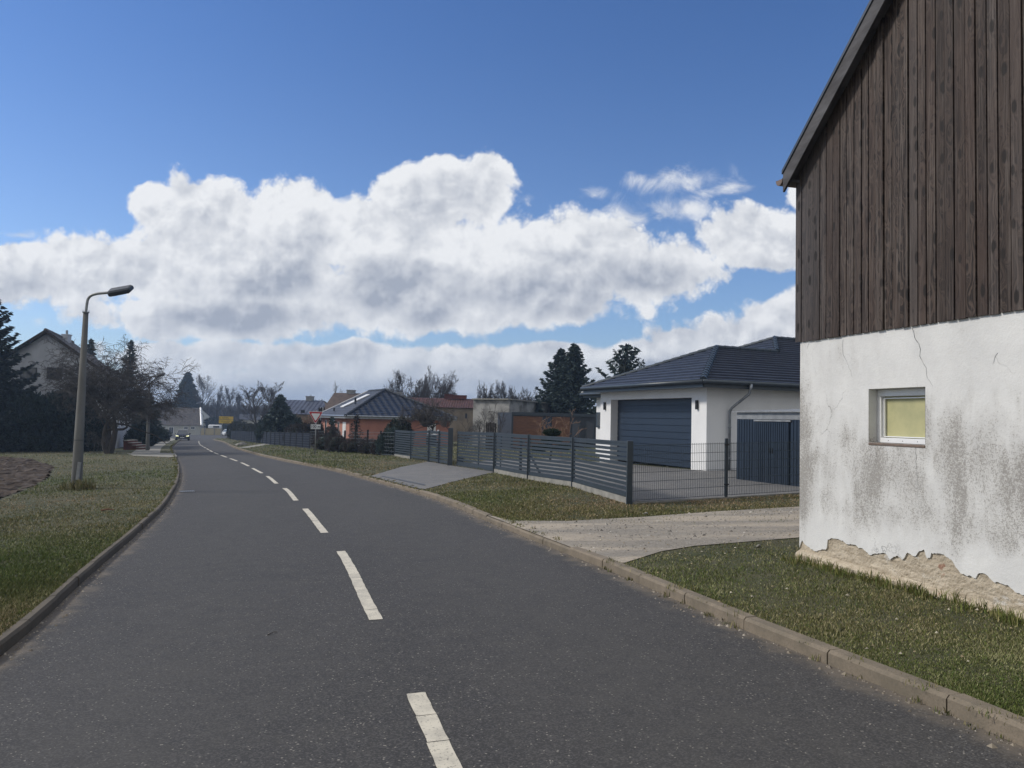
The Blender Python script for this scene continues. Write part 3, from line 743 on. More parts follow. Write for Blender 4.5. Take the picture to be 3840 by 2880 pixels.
# roof slopes, bargeboards, gutter
OV = .2
roof = MB(); x0 = -.13
for sgn in (0, 1):
    f = (lambda x: x) if sgn == 0 else (lambda x: BW-x)
    za = 5.06+SL*(x0+.1)
    A, B = (f(x0), za), (f(BW/2), za+SL*(BW/2-x0))
    roof.hexa([(A[0], -OV+.03, A[1]-.17), (B[0], -OV+.03, B[1]-.17), (B[0], 11.2, B[1]-.17), (A[0], 11.2, A[1]-.17)], [(A[0], -OV+.03, A[1]), (B[0], -OV+.03, B[1]), (B[0], 11.2, B[1]), (A[0], 11.2, A[1])])
roof.build('roof', 'fascia_wood', barn, local=True)
for sgn in (0, 1):
    f = (lambda x: x) if sgn == 0 else (lambda x: BW-x)
    za = 5.06+SL*(x0+.1)
    MB().hexa([(f(x0), -OV-.005, za-.27), (f(BW/2), -OV-.005, za-.27+SL*(BW/2-x0)), (f(BW/2), -OV+.025, za-.27+SL*(BW/2-x0)), (f(x0), -OV+.025, za-.27)],
              [(f(x0), -OV-.005, za-.03), (f(BW/2), -OV-.005, za-.03+SL*(BW/2-x0)), (f(BW/2), -OV+.025, za-.03+SL*(BW/2-x0)), (f(x0), -OV+.025, za-.03)]).build('bargeboard', 'fascia_wood', barn, local=True)
    MB().hexa([(f(x0-.01), -OV-.02, za-.035), (f(BW/2), -OV-.02, za-.035+SL*(BW/2-x0)), (f(BW/2), -OV+.06, za-.035+SL*(BW/2-x0)), (f(x0-.01), -OV+.06, za-.035)],
              [(f(x0-.01), -OV-.02, za+.012), (f(BW/2), -OV-.02, za+.012+SL*(BW/2-x0)), (f(BW/2), -OV+.06, za+.012+SL*(BW/2-x0)), (f(x0-.01), -OV+.06, za+.012)]).build('roof_edge_strip', 'lamp_housing', barn, local=True)
m = MB(); za = 4.93; n = 8
prof = [(-.20+.07*math.cos(a), za+.01+.075*math.sin(a)) for a in np.linspace(math.pi, 2*math.pi, n)]
for i in range(n-1):
    (a, b), (c, d) = prof[i], prof[i+1]
    m.add([(a, -OV-.01, b), (c, -OV-.01, d), (c, 11, d), (a, 11, b), (a*.97-.006, -OV-.01, b+.01), (c*.97-.006, -OV-.01, d+.01), (c*.97-.006, 11, d+.01), (a*.97-.006, 11, b+.01)], [(0,1,2,3), (7,6,5,4), (0,4,5,1)])
m.poly([(x, -OV-.012, z) for x, z in prof]); m.build('gutter', 'metal_rust', barn, local=True)
MB().hexa([(-.13, -OV+.03, 4.86), (.0, -OV+.03, 4.86), (.0, 11, 4.86), (-.13, 11, 4.86)], [(-.13, -OV+.03, 4.90), (.0, -OV+.03, 4.90), (.0, 11, 4.90), (-.13, 11, 4.90)]).build('soffit', 'fascia_wood', barn, local=True)

# ------------------------------------------------------------------ white house with garage
HG = V3(7.09, 27.13, .04); e1 = V3(-.378, .926, 0); e1 /= np.linalg.norm(e1); e2 = V3(e1[1], -e1[0], 0)   # e1 along the front, e2 into the plot
HR = Matrix(((e1[0], e2[0], 0), (e1[1], e2[1], 0), (0, 0, 1)))
# local x runs along the front away from the viewer, local y runs into the building (left handed pair -> use -e2)
HR = Matrix(((-e1[0], e2[0], 0), (-e1[1], e2[1], 0), (0, 0, 1)))     # X = -e1 (towards viewer), Y = e2
house = thing('house', 'white bungalow with a wide anthracite garage door and dark hipped roof', 'house', HG, rot=HR)
def hl(a, b, z): return HG + e1*a + e2*b + V3(0, 0, z)   # a along front from near pillar, b inward, z up
EZ = 3.03; FW = 7.9
dl, dr, dt = .91, 6.95, 2.68      # door opening (from near pillar) and its head
m = MB()
def hbox(a0, b0, z0, a1, b1, z1): 
    m.hexa([hl(a0, b0, z0), hl(a1, b0, z0), hl(a1, b1, z0), hl(a0, b1, z0)], [hl(a0, b0, z1), hl(a1, b0, z1), hl(a1, b1, z1), hl(a0, b1, z1)])
hbox(0, 0, -.4, dl, .42, EZ); hbox(dr, 0, -.5, FW, .42, EZ); hbox(dl, 0, dt, dr, .42, EZ)
hbox(0, .42, -.4, .36, 16, EZ); hbox(.36, 3, -.4, FW-.36, 3.3, EZ); hbox(FW-.36, .42, -.4, FW, 6, EZ)
hbox(FW, 3.62, -.7, 14.9, 12, EZ-.02)
m.build('wall', 'render_white', house)
m = MB(); mo = m
nP = 10
for i in range(nP):
    z0, z1 = dt*i/nP+.011, dt*(i+1)/nP-.011
    m.hexa([hl(dl-.05, .36, z0), hl(dr+.05, .36, z0), hl(dr+.05, .42, z0), hl(dl-.05, .42, z0)], [hl(dl-.05, .36, z1), hl(dr+.05, .36, z1), hl(dr+.05, .42, z1), hl(dl-.05, .42, z1)])
m.hexa([hl(dl-.05, .395, 0), hl(dr+.05, .395, 0), hl(dr+.05, .4, 0), hl(dl-.05, .4, 0)], [hl(dl-.05, .395, dt), hl(dr+.05, .395, dt), hl(dr+.05, .4, dt), hl(dl-.05, .4, dt)])
gd = m.build('garage_door', 'anthracite_door', house)
for a_, z_ in ((.53, 2.40), (7.44, 2.40)):
    w = MB().hexa([hl(a_-.045, -.09, z_-.17), hl(a_+.045, -.09, z_-.17), hl(a_+.045, -.01, z_-.17), hl(a_-.045, -.01, z_-.17)], [hl(a_-.045, -.09, z_+.17), hl(a_+.045, -.09, z_+.17), hl(a_+.045, -.01, z_+.17), hl(a_-.045, -.01, z_+.17)]).build('wall_lamp', 'black_trim', house)
    MB().hexa([hl(a_-.03, -.092, z_-.12), hl(a_+.03, -.092, z_-.12), hl(a_+.03, -.0905, z_-.12), hl(a_-.03, -.0905, z_-.12)], [hl(a_-.03, -.092, z_+.12), hl(a_+.03, -.092, z_+.12), hl(a_+.03, -.0905, z_+.12), hl(a_-.03, -.0905, z_+.12)]).build('lens', 'glass_dark', w)
# strip window on the side wall, dark shutter window on the set-back wing
f = MB().hexa([hl(-.03, 5.6, 2.12), hl(.0, 5.6, 2.12), hl(.0, 9.3, 2.12), hl(-.03, 9.3, 2.12)], [hl(-.03, 5.6, 2.42), hl(.0, 5.6, 2.42), hl(.0, 9.3, 2.42), hl(-.03, 9.3, 2.42)]).build('window', 'anthracite', house)
MB().hexa([hl(-.035, 5.7, 2.16), hl(-.031, 5.7, 2.16), hl(-.031, 9.2, 2.16), hl(-.035, 9.2, 2.16)], [hl(-.035, 5.7, 2.38), hl(-.031, 5.7, 2.38), hl(-.031, 9.2, 2.38), hl(-.035, 9.2, 2.38)]).build('pane', 'glass_dark', f)
f = MB().hexa([hl(12.6, 3.52, 1.35), hl(14.75, 3.52, 1.35), hl(14.75, 3.62, 1.35), hl(12.6, 3.62, 1.35)], [hl(12.6, 3.52, 2.2), hl(14.75, 3.52, 2.2), hl(14.75, 3.62, 2.2), hl(12.6, 3.62, 2.2)]).build('window', 'anthracite', house)
MB().hexa([hl(12.75, 3.512, 1.45), hl(14.6, 3.512, 1.45), hl(14.6, 3.516, 1.45), hl(12.75, 3.516, 1.45)], [hl(12.75, 3.512, 2.1), hl(14.6, 3.512, 2.1), hl(14.6, 3.516, 2.1), hl(12.75, 3.516, 2.1)]).build('pane', 'glass_dark', f)
# roof
OVH = .62; EH = EZ+.20
AP = P(2686, 1306, 32.1); az = AP[2]
mid = hl(FW/2, 4.0, 0); apx = V3(AP[0], AP[1], az)
rise = az-(HG[2]+EH); run = 4.0+OVH; sl_ = rise/run
def rz(b): return HG[2]+EH+sl_*b
cR, cL = hl(-OVH, -OVH, EH), hl(FW+OVH, -OVH, EH)
ridge1 = apx + e2*3.3
A2 = P(2905, 1271, 36.2)
ridge2 = A2 + e2*7
eR = hl(-OVH, 15, EH)
rf = RF()
rf.face(cL, cR, apx, apx, .36, .075)                                   # front triangle
J = ridge1
# near side slope: lower part up to garage ridge height, then on to the higher ridge
side_top = apx; b_in = run
hJ = (A2[2]-az)
eRR = hl(-OVH, 15, EH); topR = eRR + (apx-cR) - ((apx-cR)@e2)*e2 - 0*e2
topA = apx; topB = hl(0, 15, 0); topB = V3(*(apx + e2*(15-4.0)))
rf.face(cR, eRR, topB, apx, .36, .075)
kk = hJ/(az-cR[2]); up_vec = (apx-cR)-((apx-cR)@e2)*e2                  # straight up the slope
rf.face(ridge1, topB, topB+up_vec*kk, A2, .36, .075)
rf.face(hl(FW+OVH, -OVH, EH)+e2*4.2, cL, apx, ridge1, .36, .075)
# wing roof front slope rising to the upper hip
WL = hl(15.5, 3.0, EH); VX = ridge1+(ridge1-A2)*((az-cR[2])/(A2[2]-az))
rf.face(WL, VX, A2, A2, .36, .075); rf.face(WL+e2*14, WL, A2, ridge2, .36, .075)
rf.build('roof', 'roof_anthracite', house)
m = MB(); hipcaps(m, cR+V3(0,0,.03), apx+V3(0,0,.05), .13); hipcaps(m, cL+V3(0,0,.03), apx+V3(0,0,.05), .10); hipcaps(m, apx+V3(0,0,.05), ridge1+V3(0,0,.05), .10)
hipcaps(m, ridge1+V3(0,0,.06), A2+V3(0,0,.06), .13); hipcaps(m, A2+V3(0,0,.05), ridge2+V3(0,0,.05), .10)
hipcaps(m, WL+V3(0,0,.05), A2+V3(0,0,.05), .10)
m.build('ridge_tiles', 'roof_anthracite', house) if False else None
mm_ = m; o = mm_.build('ridge_tiles', 'anthracite', house)
m = MB()   # fascia boards and soffit
def ring(a0, b0, a1, b1, z0, z1):
    m.hexa([hl(a0, b0, z0), hl(a1, b0, z0), hl(a1, b1, z0), hl(a0, b1, z0)], [hl(a0, b0, z1), hl(a1, b0, z1), hl(a1, b1, z1), hl(a0, b1, z1)])
ring(-OVH+.04, -OVH+.04, FW+OVH-.04, 15, EZ+.002, EZ+.035)
ring(-OVH+.04, -OVH+.01, FW+OVH-.04, -OVH+.04, EZ-.03, EH-.01); ring(-OVH+.01, -OVH+.04, -OVH+.04, 15, EZ-.03, EH-.01)
ring(FW+OVH, 3.05, 15.45, 14, EZ-.012, EH-.03)
m.build('fascia', 'anthracite', house)
m = MB(); gr = .075
m.tube([hl(FW+OVH, -OVH-.07, EH-.03), hl(-OVH-.07, -OVH-.07, EH-.03)], gr, 10); m.tube([hl(-OVH-.07, -OVH-.07, EH-.03), hl(-OVH-.07, 15, EH-.03)], gr, 10)
m.tube([hl(15.55, 2.93, EH-.03), hl(FW+OVH, 2.93, EH-.03)], gr, 8)
m.build('gutter', 'anthracite', house, smooth=True)
m = MB(); pb = .95
m.tube([hl(-OVH-.07, pb+.45, EH-.05), hl(-OVH-.07, pb+.45, EH-.22), hl(-OVH-.02, pb+.42, EH-.42), hl(-.16, pb+.05, EH-.92), hl(-.10, pb, EH-1.05), hl(-.10, pb, EH-1.25), hl(-.10, pb, -.1)], [.085, .055, .05, .05, .05, .05, .05], 12)
m.tube([hl(-.10, pb, 1.62), hl(-.10, pb, 1.56)], .062, 12); m.tube([hl(-.10, pb, .5), hl(-.10, pb, .44)], .062, 12)
m.build('downpipe', 'zinc', house, smooth=True)
# ------------------------------------------------------------------ garden shed
def shed():
    a = G(2762, 1797, .1); b = G(3002, 1826, .1); d = b-a; d[2] = 0; L = np.linalg.norm(d); d /= L; nn = V3(d[1], -d[0], 0)*-1
    nn = V3(-d[1], d[0], 0); L = 3.6; zb = a[2]-.02; H_ = 1.86
    t_ = thing('garden_shed', 'dark blue metal garden shed with pale roof fascia beside the white house', 'shed', a)
    def q(u, w, z): return V3(a[0], a[1], zb)+d*u+nn*w+V3(0, 0, z)
    m = MB(); u = 0; k = 0
    while u < L:
        if not 1.0 < u < 2.6: m.hexa([q(u, 0, 0), q(u+.11, 0, 0), q(u+.11, .03, 0), q(u, .03, 0)], [q(u, 0, H_), q(u+.11, 0, H_), q(u+.11, .03, H_), q(u, .03, H_)])
        u += .14
    m.hexa([q(0, .028, 0), q(L, .028, 0), q(L, 2.4, 0), q(0, 2.4, 0)], [q(0, .028, H_), q(L, .028, H_), q(L, 2.4, H_), q(0, 2.4, H_)])
    m.build('wall', 'shed_blue', t_)
    for u0 in (1.02, 1.82):
        m = MB(); u = u0
        while u < u0+.77: m.hexa([q(u, -.03, .03), q(u+.068, -.03, .03), q(u+.068, .0, .03), q(u, .0, .03)], [q(u, -.03, H_-.08), q(u+.068, -.03, H_-.08), q(u+.068, .0, H_-.08), q(u, .0, H_-.08)]); u += .097
        m.hexa([q(u0, -.015, .03), q(u0+.78, -.015, .03), q(u0+.78, .0, .03), q(u0, .0, .03)], [q(u0, -.015, H_-.08), q(u0+.78, -.015, H_-.08), q(u0+.78, .0, H_-.08), q(u0, .0, H_-.08)])
        dd = m.build('door', 'shed_blue', t_); hh = u0+.72 if u0 < 1.5 else u0+.04
        MB().hexa([q(hh, -.05, .9), q(hh+.03, -.05, .9), q(hh+.03, -.03, .9), q(hh, -.03, .9)], [q(hh, -.05, 1.05), q(hh+.03, -.05, 1.05), q(hh+.03, -.03, 1.05), q(hh, -.03, 1.05)]).build('handle', 'black_trim', dd)
    MB().hexa([q(.95, -.045, H_-.06), q(2.7, -.045, H_-.06), q(2.7, .0, H_-.06), q(.95, .0, H_-.06)], [q(.95, -.045, H_-.015), q(2.7, -.045, H_-.015), q(2.7, .0, H_-.015), q(.95, .0, H_-.015)]).build('door_rail', 'zinc_dull', t_)
    MB().hexa([q(0, -.005, H_+.01), q(L, -.005, H_+.01), q(L, .05, H_+.01), q(0, .05, H_+.01)], [q(0, -.005, H_+.2), q(L, -.005, H_+.2), q(L, .05, H_+.2), q(0, .05, H_+.2)]).build('fascia', 'zinc_dull', t_)
    MB().hexa([q(-.12, -.1, H_+.2), q(L+.1, -.1, H_+.2), q(L+.1, 2.5, H_+.34), q(-.12, 2.5, H_+.34)], [q(-.12, -.1, H_+.235), q(L+.1, -.1, H_+.235), q(L+.1, 2.5, H_+.375), q(-.12, 2.5, H_+.375)]).build('roof', 'zinc_dull', t_)
    MB().hexa([q(-.03, -.05, -.3), q(L+.03, -.05, -.3), q(L+.03, 2.4, -.3), q(-.03, 2.4, -.3)], [q(-.03, -.05, .02), q(L+.03, -.05, .02), q(L+.03, 2.4, .02), q(-.03, 2.4, .02)]).build('base_slab', 'concrete', t_)
shed()

# ------------------------------------------------------------------ slat fence, gates, wire mesh
def base(x, y, h=.1): g = G(x, y, h); return V3(g[0], g[1], gz(g[0], g[1], .095))
FP = {k: base(*v) for k, v in dict(c=(2359,1889), d=(2148,1824), e=(1981,1797), f=(1854,1771), g=(1687,1745), h=(1646,1737), i=(1608,1731), j=(1540,1720), k=(1480,1711)).items()}
TZ = {'c': P(2359,1655,FP['c'][1])[2], 'd': P(2148,1640,FP['d'][1])[2], 'e': P(1981,1630,FP['e'][1])[2], 'f': P(1854,1622,FP['f'][1])[2], 'g': P(1687,1609,FP['g'][1])[2], 'h': P(1646,1617,FP['h'][1])[2], 'i': P(1608,1614,FP['i'][1])[2], 'j': P(1540,1616,FP['j'][1])[2], 'k': P(1480,1612,FP['k'][1])[2]}
def slat_panel(m, a, b, za, zb, ta, tb, ns=11, inset=.07, th=.03):
    """frame and slats between foot points a and b; za/zb lower edge, ta/tb upper edge"""
    a, b = V3(*a), V3(*b); d = b-a; d[2] = 0; L = np.linalg.norm(d); d /= L
    a2, b2 = a+d*inset, b-d*inset
    def at(u, s):  # u 0..1 along, s 0..1 up
        p = a2*(1-u)+b2*u; lo, hi = za*(1-u)+zb*u, ta*(1-u)+tb*u; return V3(p[0], p[1], lo+(hi-lo)*s)
    H_ = (ta-za+tb-zb)/2
    m.beam(at(0, 0), at(0, 1), .04, .04, d); m.beam(at(1, 0), at(1, 1), .04, .04, d); m.beam(at(0, 1), at(1, 1), .04, .045); m.beam(at(0, 0), at(1, 0), .04, .045)
    for i in range(ns):
        s = (i+.5)/ns; m.beam(at(0, s), at(1, s), .022, H_/ns*.66)
slat = thing('slat_fence', 'anthracite horizontal slat fence along the garden of the white house', 'fence', FP['c'])
for k, w in zip('cdefjk', (.12, .10, .10, .12, .08, .08)):
    p = FP[k]; m = MB(); m.box((p[0]-w/2, p[1]-w/2, p[2]-.1), (p[0]+w/2, p[1]+w/2, TZ[k]+.01)); m.build('post', 'anthracite', slat, bevel=.004)
for a, b in ('cd', 'de', 'ef', 'ij', 'jk'):
    m = MB(); gap = .16 if a in 'cde' else .1
    slat_panel(m, FP[a], FP[b], FP[a][2]+gap, FP[b][2]+gap, TZ[a]-.03, TZ[b]-.03)
    m.build('slat_panel', 'anthracite', slat)
for a, b in ('cd', 'de', 'ef', 'jk'):
    A_, B_ = FP[a], FP[b]; m = MB(); m.beam(A_+V3(0,0,.0), B_+V3(0,0,.0), .06, .26); m.build('base_strip', 'concrete', slat)
gt = thing('garden_gate', 'narrow anthracite slatted pedestrian gate left of the sliding gate', 'gate', FP['h'])
m = MB(); slat_panel(m, FP['h'], FP['i'], FP['h'][2]+.08, FP['i'][2]+.08, TZ['h']-.03, TZ['i']-.03); m.build('gate_leaf', 'anthracite', gt)
for k in 'hi': p = FP[k]; MB().box((p[0]-.05, p[1]-.05, p[2]-.1), (p[0]+.05, p[1]+.05, TZ[k]+.01)).build('post', 'anthracite', gt)
m = MB(); slat_panel(m, FP['g'], FP['h'], FP['g'][2]+.08, FP['h'][2]+.08, TZ['h']-.03, TZ['h']-.03); m.build('side_panel', 'anthracite', gt)
sg = thing('sliding_gate', 'long anthracite slatted sliding gate behind the paved driveway', 'gate', FP['g'])
p = FP['g']; MB().box((p[0]-.10, p[1]-.10, p[2]-.1), (p[0]+.10, p[1]+.10, TZ['g']+.05)).build('guide_post', 'anthracite', sg, bevel=.004)
off = V3(.22, .1, 0); a, b = FP['g']+off+V3(.1, -.2, 0), FP['e']+off
mid_ = (FP['g']*.45+FP['f']*.55)+off
m = MB(); z1, z2 = TZ['g']-.12, TZ['f']-.03
slat_panel(m, a, mid_, a[2]+.10, mid_[2]+.10, z1, (z1+z2)/2, 11, .02); slat_panel(m, mid_, FP['f']+off, mid_[2]+.10, FP['f'][2]+.12, (z1+z2)/2, z2, 11, .02)
m.build('gate_leaf', 'anthracite', sg)
m = MB(); m.beam(a+V3(0,0,.06), FP['f']+off+V3(0,0,.07), .09, .12); m.build('bottom_rail', 'anthracite', sg)
m = MB(); q = FP['g']*.93+FP['f']*.07+V3(.35, .3, 0); m.box((q[0]-.2, q[1]-.12, q[2]), (q[0]+.1, q[1]+.12, q[2]+.42)); m.build('motor_box', 'anthracite_dull', sg, bevel=.02)
# diagonal brace and counterweight rail seen through the fence
m = MB(); q1 = FP['e']*.8+FP['f']*.2+V3(.5, .5, 0); m.beam(q1+V3(-.5, .55, 0), q1+V3(-.5, .55, 1.25), .09, .09, (1, 0, 0)); m.beam(q1+V3(-.45, .5, 1.2), q1+V3(.15, -.45, .12), .05, .05); m.beam(q1+V3(-.7, .8, .06), q1+V3(.3, -.7, .06), .12, .1)
m.build('support_frame', 'anthracite_dull', sg)
# letterbox by the pedestrian gate
lb = base(1612, 1731)+V3(.25, .9, 0)
t_ = thing('letterbox', 'grey letterbox on a stand just inside the pedestrian gate', 'letterbox', lb)
MB().beam(lb, lb+V3(0, 0, 1.0), .07, .07, (1, 0, 0)).build('post', 'black_trim', t_)
MB().box((lb[0]-.55, lb[1]-.1, lb[2]+.72), (lb[0]-.05, lb[1]+.1, lb[2]+1.2)).build('box', 'anthracite', t_, bevel=.01)
MB().box((lb[0]-.56, lb[1]-.11, lb[2]+1.2), (lb[0]-.04, lb[1]+.11, lb[2]+1.30)).build('lid', 'white_plastic', t_, bevel=.01)
MB().box((lb[0]-.02, lb[1]-.06, lb[2]+1.3), (lb[0]+.06, lb[1]+.06, lb[2]+1.52)).build('bell_box', 'white_plastic', t_, bevel=.01)

mf = thing('mesh_fence', 'green-grey welded mesh fence in front of the garage and shed', 'fence', FP['c'])
M0, M1 = FP['c'], base(2722, 1867); M2 = M1+(M1-M0)*1.05; M2[2] = gz(M2[0], M2[1], .095); M3 = M2+(M1-M0)*1.05; M3[2] = gz(M3[0], M3[1], .095)
def meshpanel(A_, B_, zt, parent, vs=.05, z0=.06, rows=7, r=.003, mt='wire_green', rowr=.004, hmat=None):
    A_, B_ = V3(*A_), V3(*B_); d = B_-A_; L = np.linalg.norm(d[:2]); m = MB(); n = int(L/vs)
    H_ = zt
    for i in range(n+1):
        p = A_+d*(i/n); m.beam(p+V3(0,0,z0), p+V3(0,0,H_), r*2, r*2, (1, 0, 0))
    for k in range(rows):
        z = z0+.012+(H_-z0-.04)*k/(rows-1)
        for o_ in (-.006, .006): q_ = V3(-d[1], d[0], 0)/L*o_; m.beam(A_+q_+V3(0,0,z), B_+q_+V3(0,0,z), rowr*1.6, rowr*2)
    m.build('mesh_panel', mt, parent)
for A_, B_ in ((M0, M1), (M1, M2), (M2, M3)): meshpanel(A_, B_, 1.27, mf)
for p in (M1, M2, M3):
    po = MB().box((p[0]-.03, p[1]-.03, p[2]-.1), (p[0]+.03, p[1]+.03, p[2]+1.36)).build('post', 'anthracite', mf, bevel=.004)
    for z in (.3, 1.2): MB().box((p[0]-.055, p[1]-.045, p[2]+z), (p[0]+.055, p[1]-.031, p[2]+z+.03)).build('clamp', 'black_trim', po)
m = MB(); m.beam(M0+V3(.06,0,-.03), M3+V3(0,0,-.03), .06, .12); m.build('base_strip', 'concrete', mf)

# long wire fence with brown posts, then privacy strips further on
fl = smooth_curve([tuple(FP['k'][:2]), (-14.26, 56.8), (-26.1, 79.4), (-35, 98), (-43.5, 116)], 1.0); fl = resample(fl, 2.5)
wf = thing('wire_fence', 'long wire mesh fence on dark brown posts beside the orange house', 'fence', (*fl[0], gz(*fl[0], .1)))
pf = thing('privacy_fence', 'far mesh fence filled with dark blue privacy strips along the verge', 'fence', (*fl[8], gz(*fl[8], .1)))
for i in range(len(fl)-1):
    a, b = fl[i], fl[i+1]; A_, B_ = V3(*a, gz(*a, .09)), V3(*b, gz(*b, .09)); par = wf if i < 8 else pf
    rr = random.Random(i); ht = 1.45 if i < 8 else 1.35
    if i > 0: MB().box((a[0]-.055, a[1]-.055, A_[2]-.05), (a[0]+.055, a[1]+.055, A_[2]+ht+rr.uniform(0, .08))).build('post', 'post_brown' if i < 8 else 'anthracite_dull', par)
    if i < 8: meshpanel(A_, B_, ht-.06, par, .25, .06, 7, .003, 'wire_pale', .006)
    else:
        m = MB()
        for k in range(6): m.beam(A_+V3(0,0,.14+k*.2), B_+V3(0,0,.14+k*.2), .02, .185)
        m.build('privacy_panel', 'sheet_mesh', par)
        m = MB()
        for k in range(7): m.beam(A_+V3(-.02,-.02,.04+k*.2), B_+V3(-.02,-.02,.04+k*.2), .006, .008)
        m.build('wire', 'wire_pale', par)

# ------------------------------------------------------------------ lamp posts
def lamp(bx, by, tx, ty, Z, label, armpx, headpx, seam=True, conduit=True, k=1.):
    b = G(bx, by, .1); Z = b[1]; top = P(tx, ty, Z)
    t_ = thing('street_lamp', label, 'street lamp', b, 'concrete street lamps on the left verge')
    MB().tube([b-V3(0,0,.2), b, top], [.152, .148, .068], 20).build('pole', 'pole_concrete', t_, smooth=True)
    if seam:
        q1 = b+(top-b)*.27; MB().tube([q1, q1+(top-b)*.003], [.1325, .1325], 20).build('joint_band', 'black_trim', t_)
    MB().tube([top-V3(0,0,.01), top+V3(0,0,.02)], .092, 16).build('collar', 'lamp_metal', t_)
    for a in range(4): q1 = top+V3(.075*math.cos(a*1.57+.4), .075*math.sin(a*1.57+.4), .0); MB().tube([q1, q1+V3(0,0,.07)], .007, 6).build('bolt', 'lamp_metal', t_)
    arm = [P(x, y, Z) for x, y in armpx]; arm[0] = top
    c = smooth_curve3(arm); MB().tube(c, .038*k, 10).build('arm', 'lamp_metal', t_, smooth=True)
    A_, B_ = P(*headpx[0], Z), P(*headpx[1], Z); d = B_-A_; L = np.linalg.norm(d); d /= L; n_ = V3(0, 1, 0); u_ = np.cross(n_, d); u_ = u_ if u_[2] > 0 else -u_
    # housing tilts so that its underside shows
    w_, h_ = .20, .085; yv = V3(0, .80, .60); zv = np.cross(d, yv); zv = zv if zv[2] > 0 else -zv
    prof = [(0, .5, .6), (.05, .9, .9), (.12, 1, 1), (.93, .92, .9), (1, .72, .65)]; vs = []; fs = []
    for s_, kw, kh in prof:
        for cx, cz in ((-1, -.7), (-.8, -1), (.8, -1), (1, -.7), (1, .5), (.7, 1), (-.7, 1), (-1, .5)): vs.append(A_+d*L*s_+yv*cx*w_*.5*kw*1.5+zv*cz*h_*kh)
    for i in range(len(prof)-1):
        for j in range(8): fs.append((i*8+j, i*8+(j+1) % 8, (i+1)*8+(j+1) % 8, (i+1)*8+j))
    fs += [tuple(range(8))[::-1], tuple(range(32, 40))]
    hd = MB().add(vs, fs).build('lamp_head', 'lamp_housing', t_)
    MB().hexa([A_+d*L*.2-yv*.1-zv*(h_+.012), A_+d*L*.88-yv*.1-zv*(h_+.01), A_+d*L*.88+yv*.1-zv*(h_+.01), A_+d*L*.2+yv*.1-zv*(h_+.012)], [A_+d*L*.2-yv*.1-zv*(h_-.02), A_+d*L*.88-yv*.1-zv*(h_-.02), A_+d*L*.88+yv*.1-zv*(h_-.02), A_+d*L*.2+yv*.1-zv*(h_-.02)]).build('diffuser', 'glass_dark', hd)
    if conduit:
        q1 = P(292, 1798, Z)+V3(.06, -.13, 0); q2 = P(300, 1732, Z)+V3(.06, -.12, 0); MB().beam(q1, q2, .085, .05, (0, 1, 0)).build('cable_cover', 'zinc_dull', t_)
        MB().tube([b-V3(0,0,.1), b+V3(0,0,.06)], [.24, .17], 14).build('footing', 'concrete', t_)
def smooth_curve3(p, k=6):
    p = [V3(*a) for a in p]; out = []
    for i in range(len(p)-1):
        p0, p1, p2, p3 = p[max(i-1, 0)], p[i], p[i+1], p[min(i+2, len(p)-1)]
        for j in range(k):
            t_ = j/k; out.append(.5*((2*p1)+(-p0+p2)*t_+(2*p0-5*p1+4*p2-p3)*t_*t_+(-p0+3*p1-3*p2+p3)*t_**3))
    out.append(p[-1]); return out
lamp(286, 1830, 322, 1172, 0, 'tall concrete street lamp at the edge of the ploughed plot', [(323,1172),(326,1140),(330,1122),(341,1109),(362,1102),(388,1099),(412,1097)], [(408,1098),(494,1081)])
lamp(553, 1688, 560, 1437, 0, 'distant concrete street lamp behind the bare fruit tree', [(560,1437),(562,1424),(568,1415),(580,1411),(590,1409)], [(590,1409),(618,1402)], False, False, 1.2)

# ------------------------------------------------------------------ road signs
def text_mesh(s, size, mat_, parent, M, name='lettering'):
    cu = bpy.data.curves.new(name, 'FONT'); cu.body = s; cu.size = size; cu.align_x = 'CENTER'; cu.align_y = 'CENTER'; cu.extrude = .002; cu.offset = .004
    tmp = bpy.data.objects.new('tmp', cu); COL.objects.link(tmp)
    dg = bpy.context.evaluated_depsgraph_get(); me = bpy.data.meshes.new_from_object(tmp.evaluated_get(dg)); bpy.data.objects.remove(tmp)
    me.transform(frame_of(parent).inverted() @ M); me.materials.clear()
    return link(name, me, mat_, parent)
def facing(p): return Matrix.Translation(Vector(tuple(p))) @ Matrix.Rotation(ROLL*0, 4, 'Y') @ Matrix.Rotation(math.pi/2, 4, 'X')
sb = G(1181, 1703, .1); t_ = thing('yield_sign', 'red and white give way triangle above a 100m plate on the right verge', 'road sign', sb)
ZS = sb[1]; pt = P(1178, 1545, ZS)
MB().tube([sb-V3(0,0,.1), V3(sb[0], sb[1], pt[2]+.1)], .035, 12).build('pole', 'zinc_dull', t_, smooth=True)
sx = sb[0]-.02; top = P(1180, 1543, ZS)[2]; bot = P(1180, 1589, ZS)[2]
def tri(w, h, zc, y, th): # rounded triangle, point down
    pts = []
    r_ = .04; cs = [(-w/2+r_*1.3, zc+h/2-r_), (w/2-r_*1.3, zc+h/2-r_), (0, zc-h/2+r_*1.8)]
    for (cx, cz), a0 in zip(cs, (90, -30, 210)):
        for a in np.linspace(a0+120, a0, 7) if False else np.linspace(a0+ (120 if True else 0), a0, 7): pts.append((cx+r_*math.cos(math.radians(a)), cz+r_*math.sin(math.radians(a))))
    # order: left corner 210->90, right 90->-30, bottom -30->-150
    return [(sx+x, y, z) for x, z in pts], (0, th, 0)
zc = (top+bot)/2; w_ = .92; h_ = top-bot
p_, th = tri(w_, h_, zc, ZS-.06, .012); pl = MB().poly(p_, th).build('give_way_plate', 'sign_white', t_)
k_ = .93; p_, th = tri(w_*k_, h_*k_, zc+.004, ZS-.063, .002); MB().poly(p_, th).build('red_border', 'sign_red', pl)
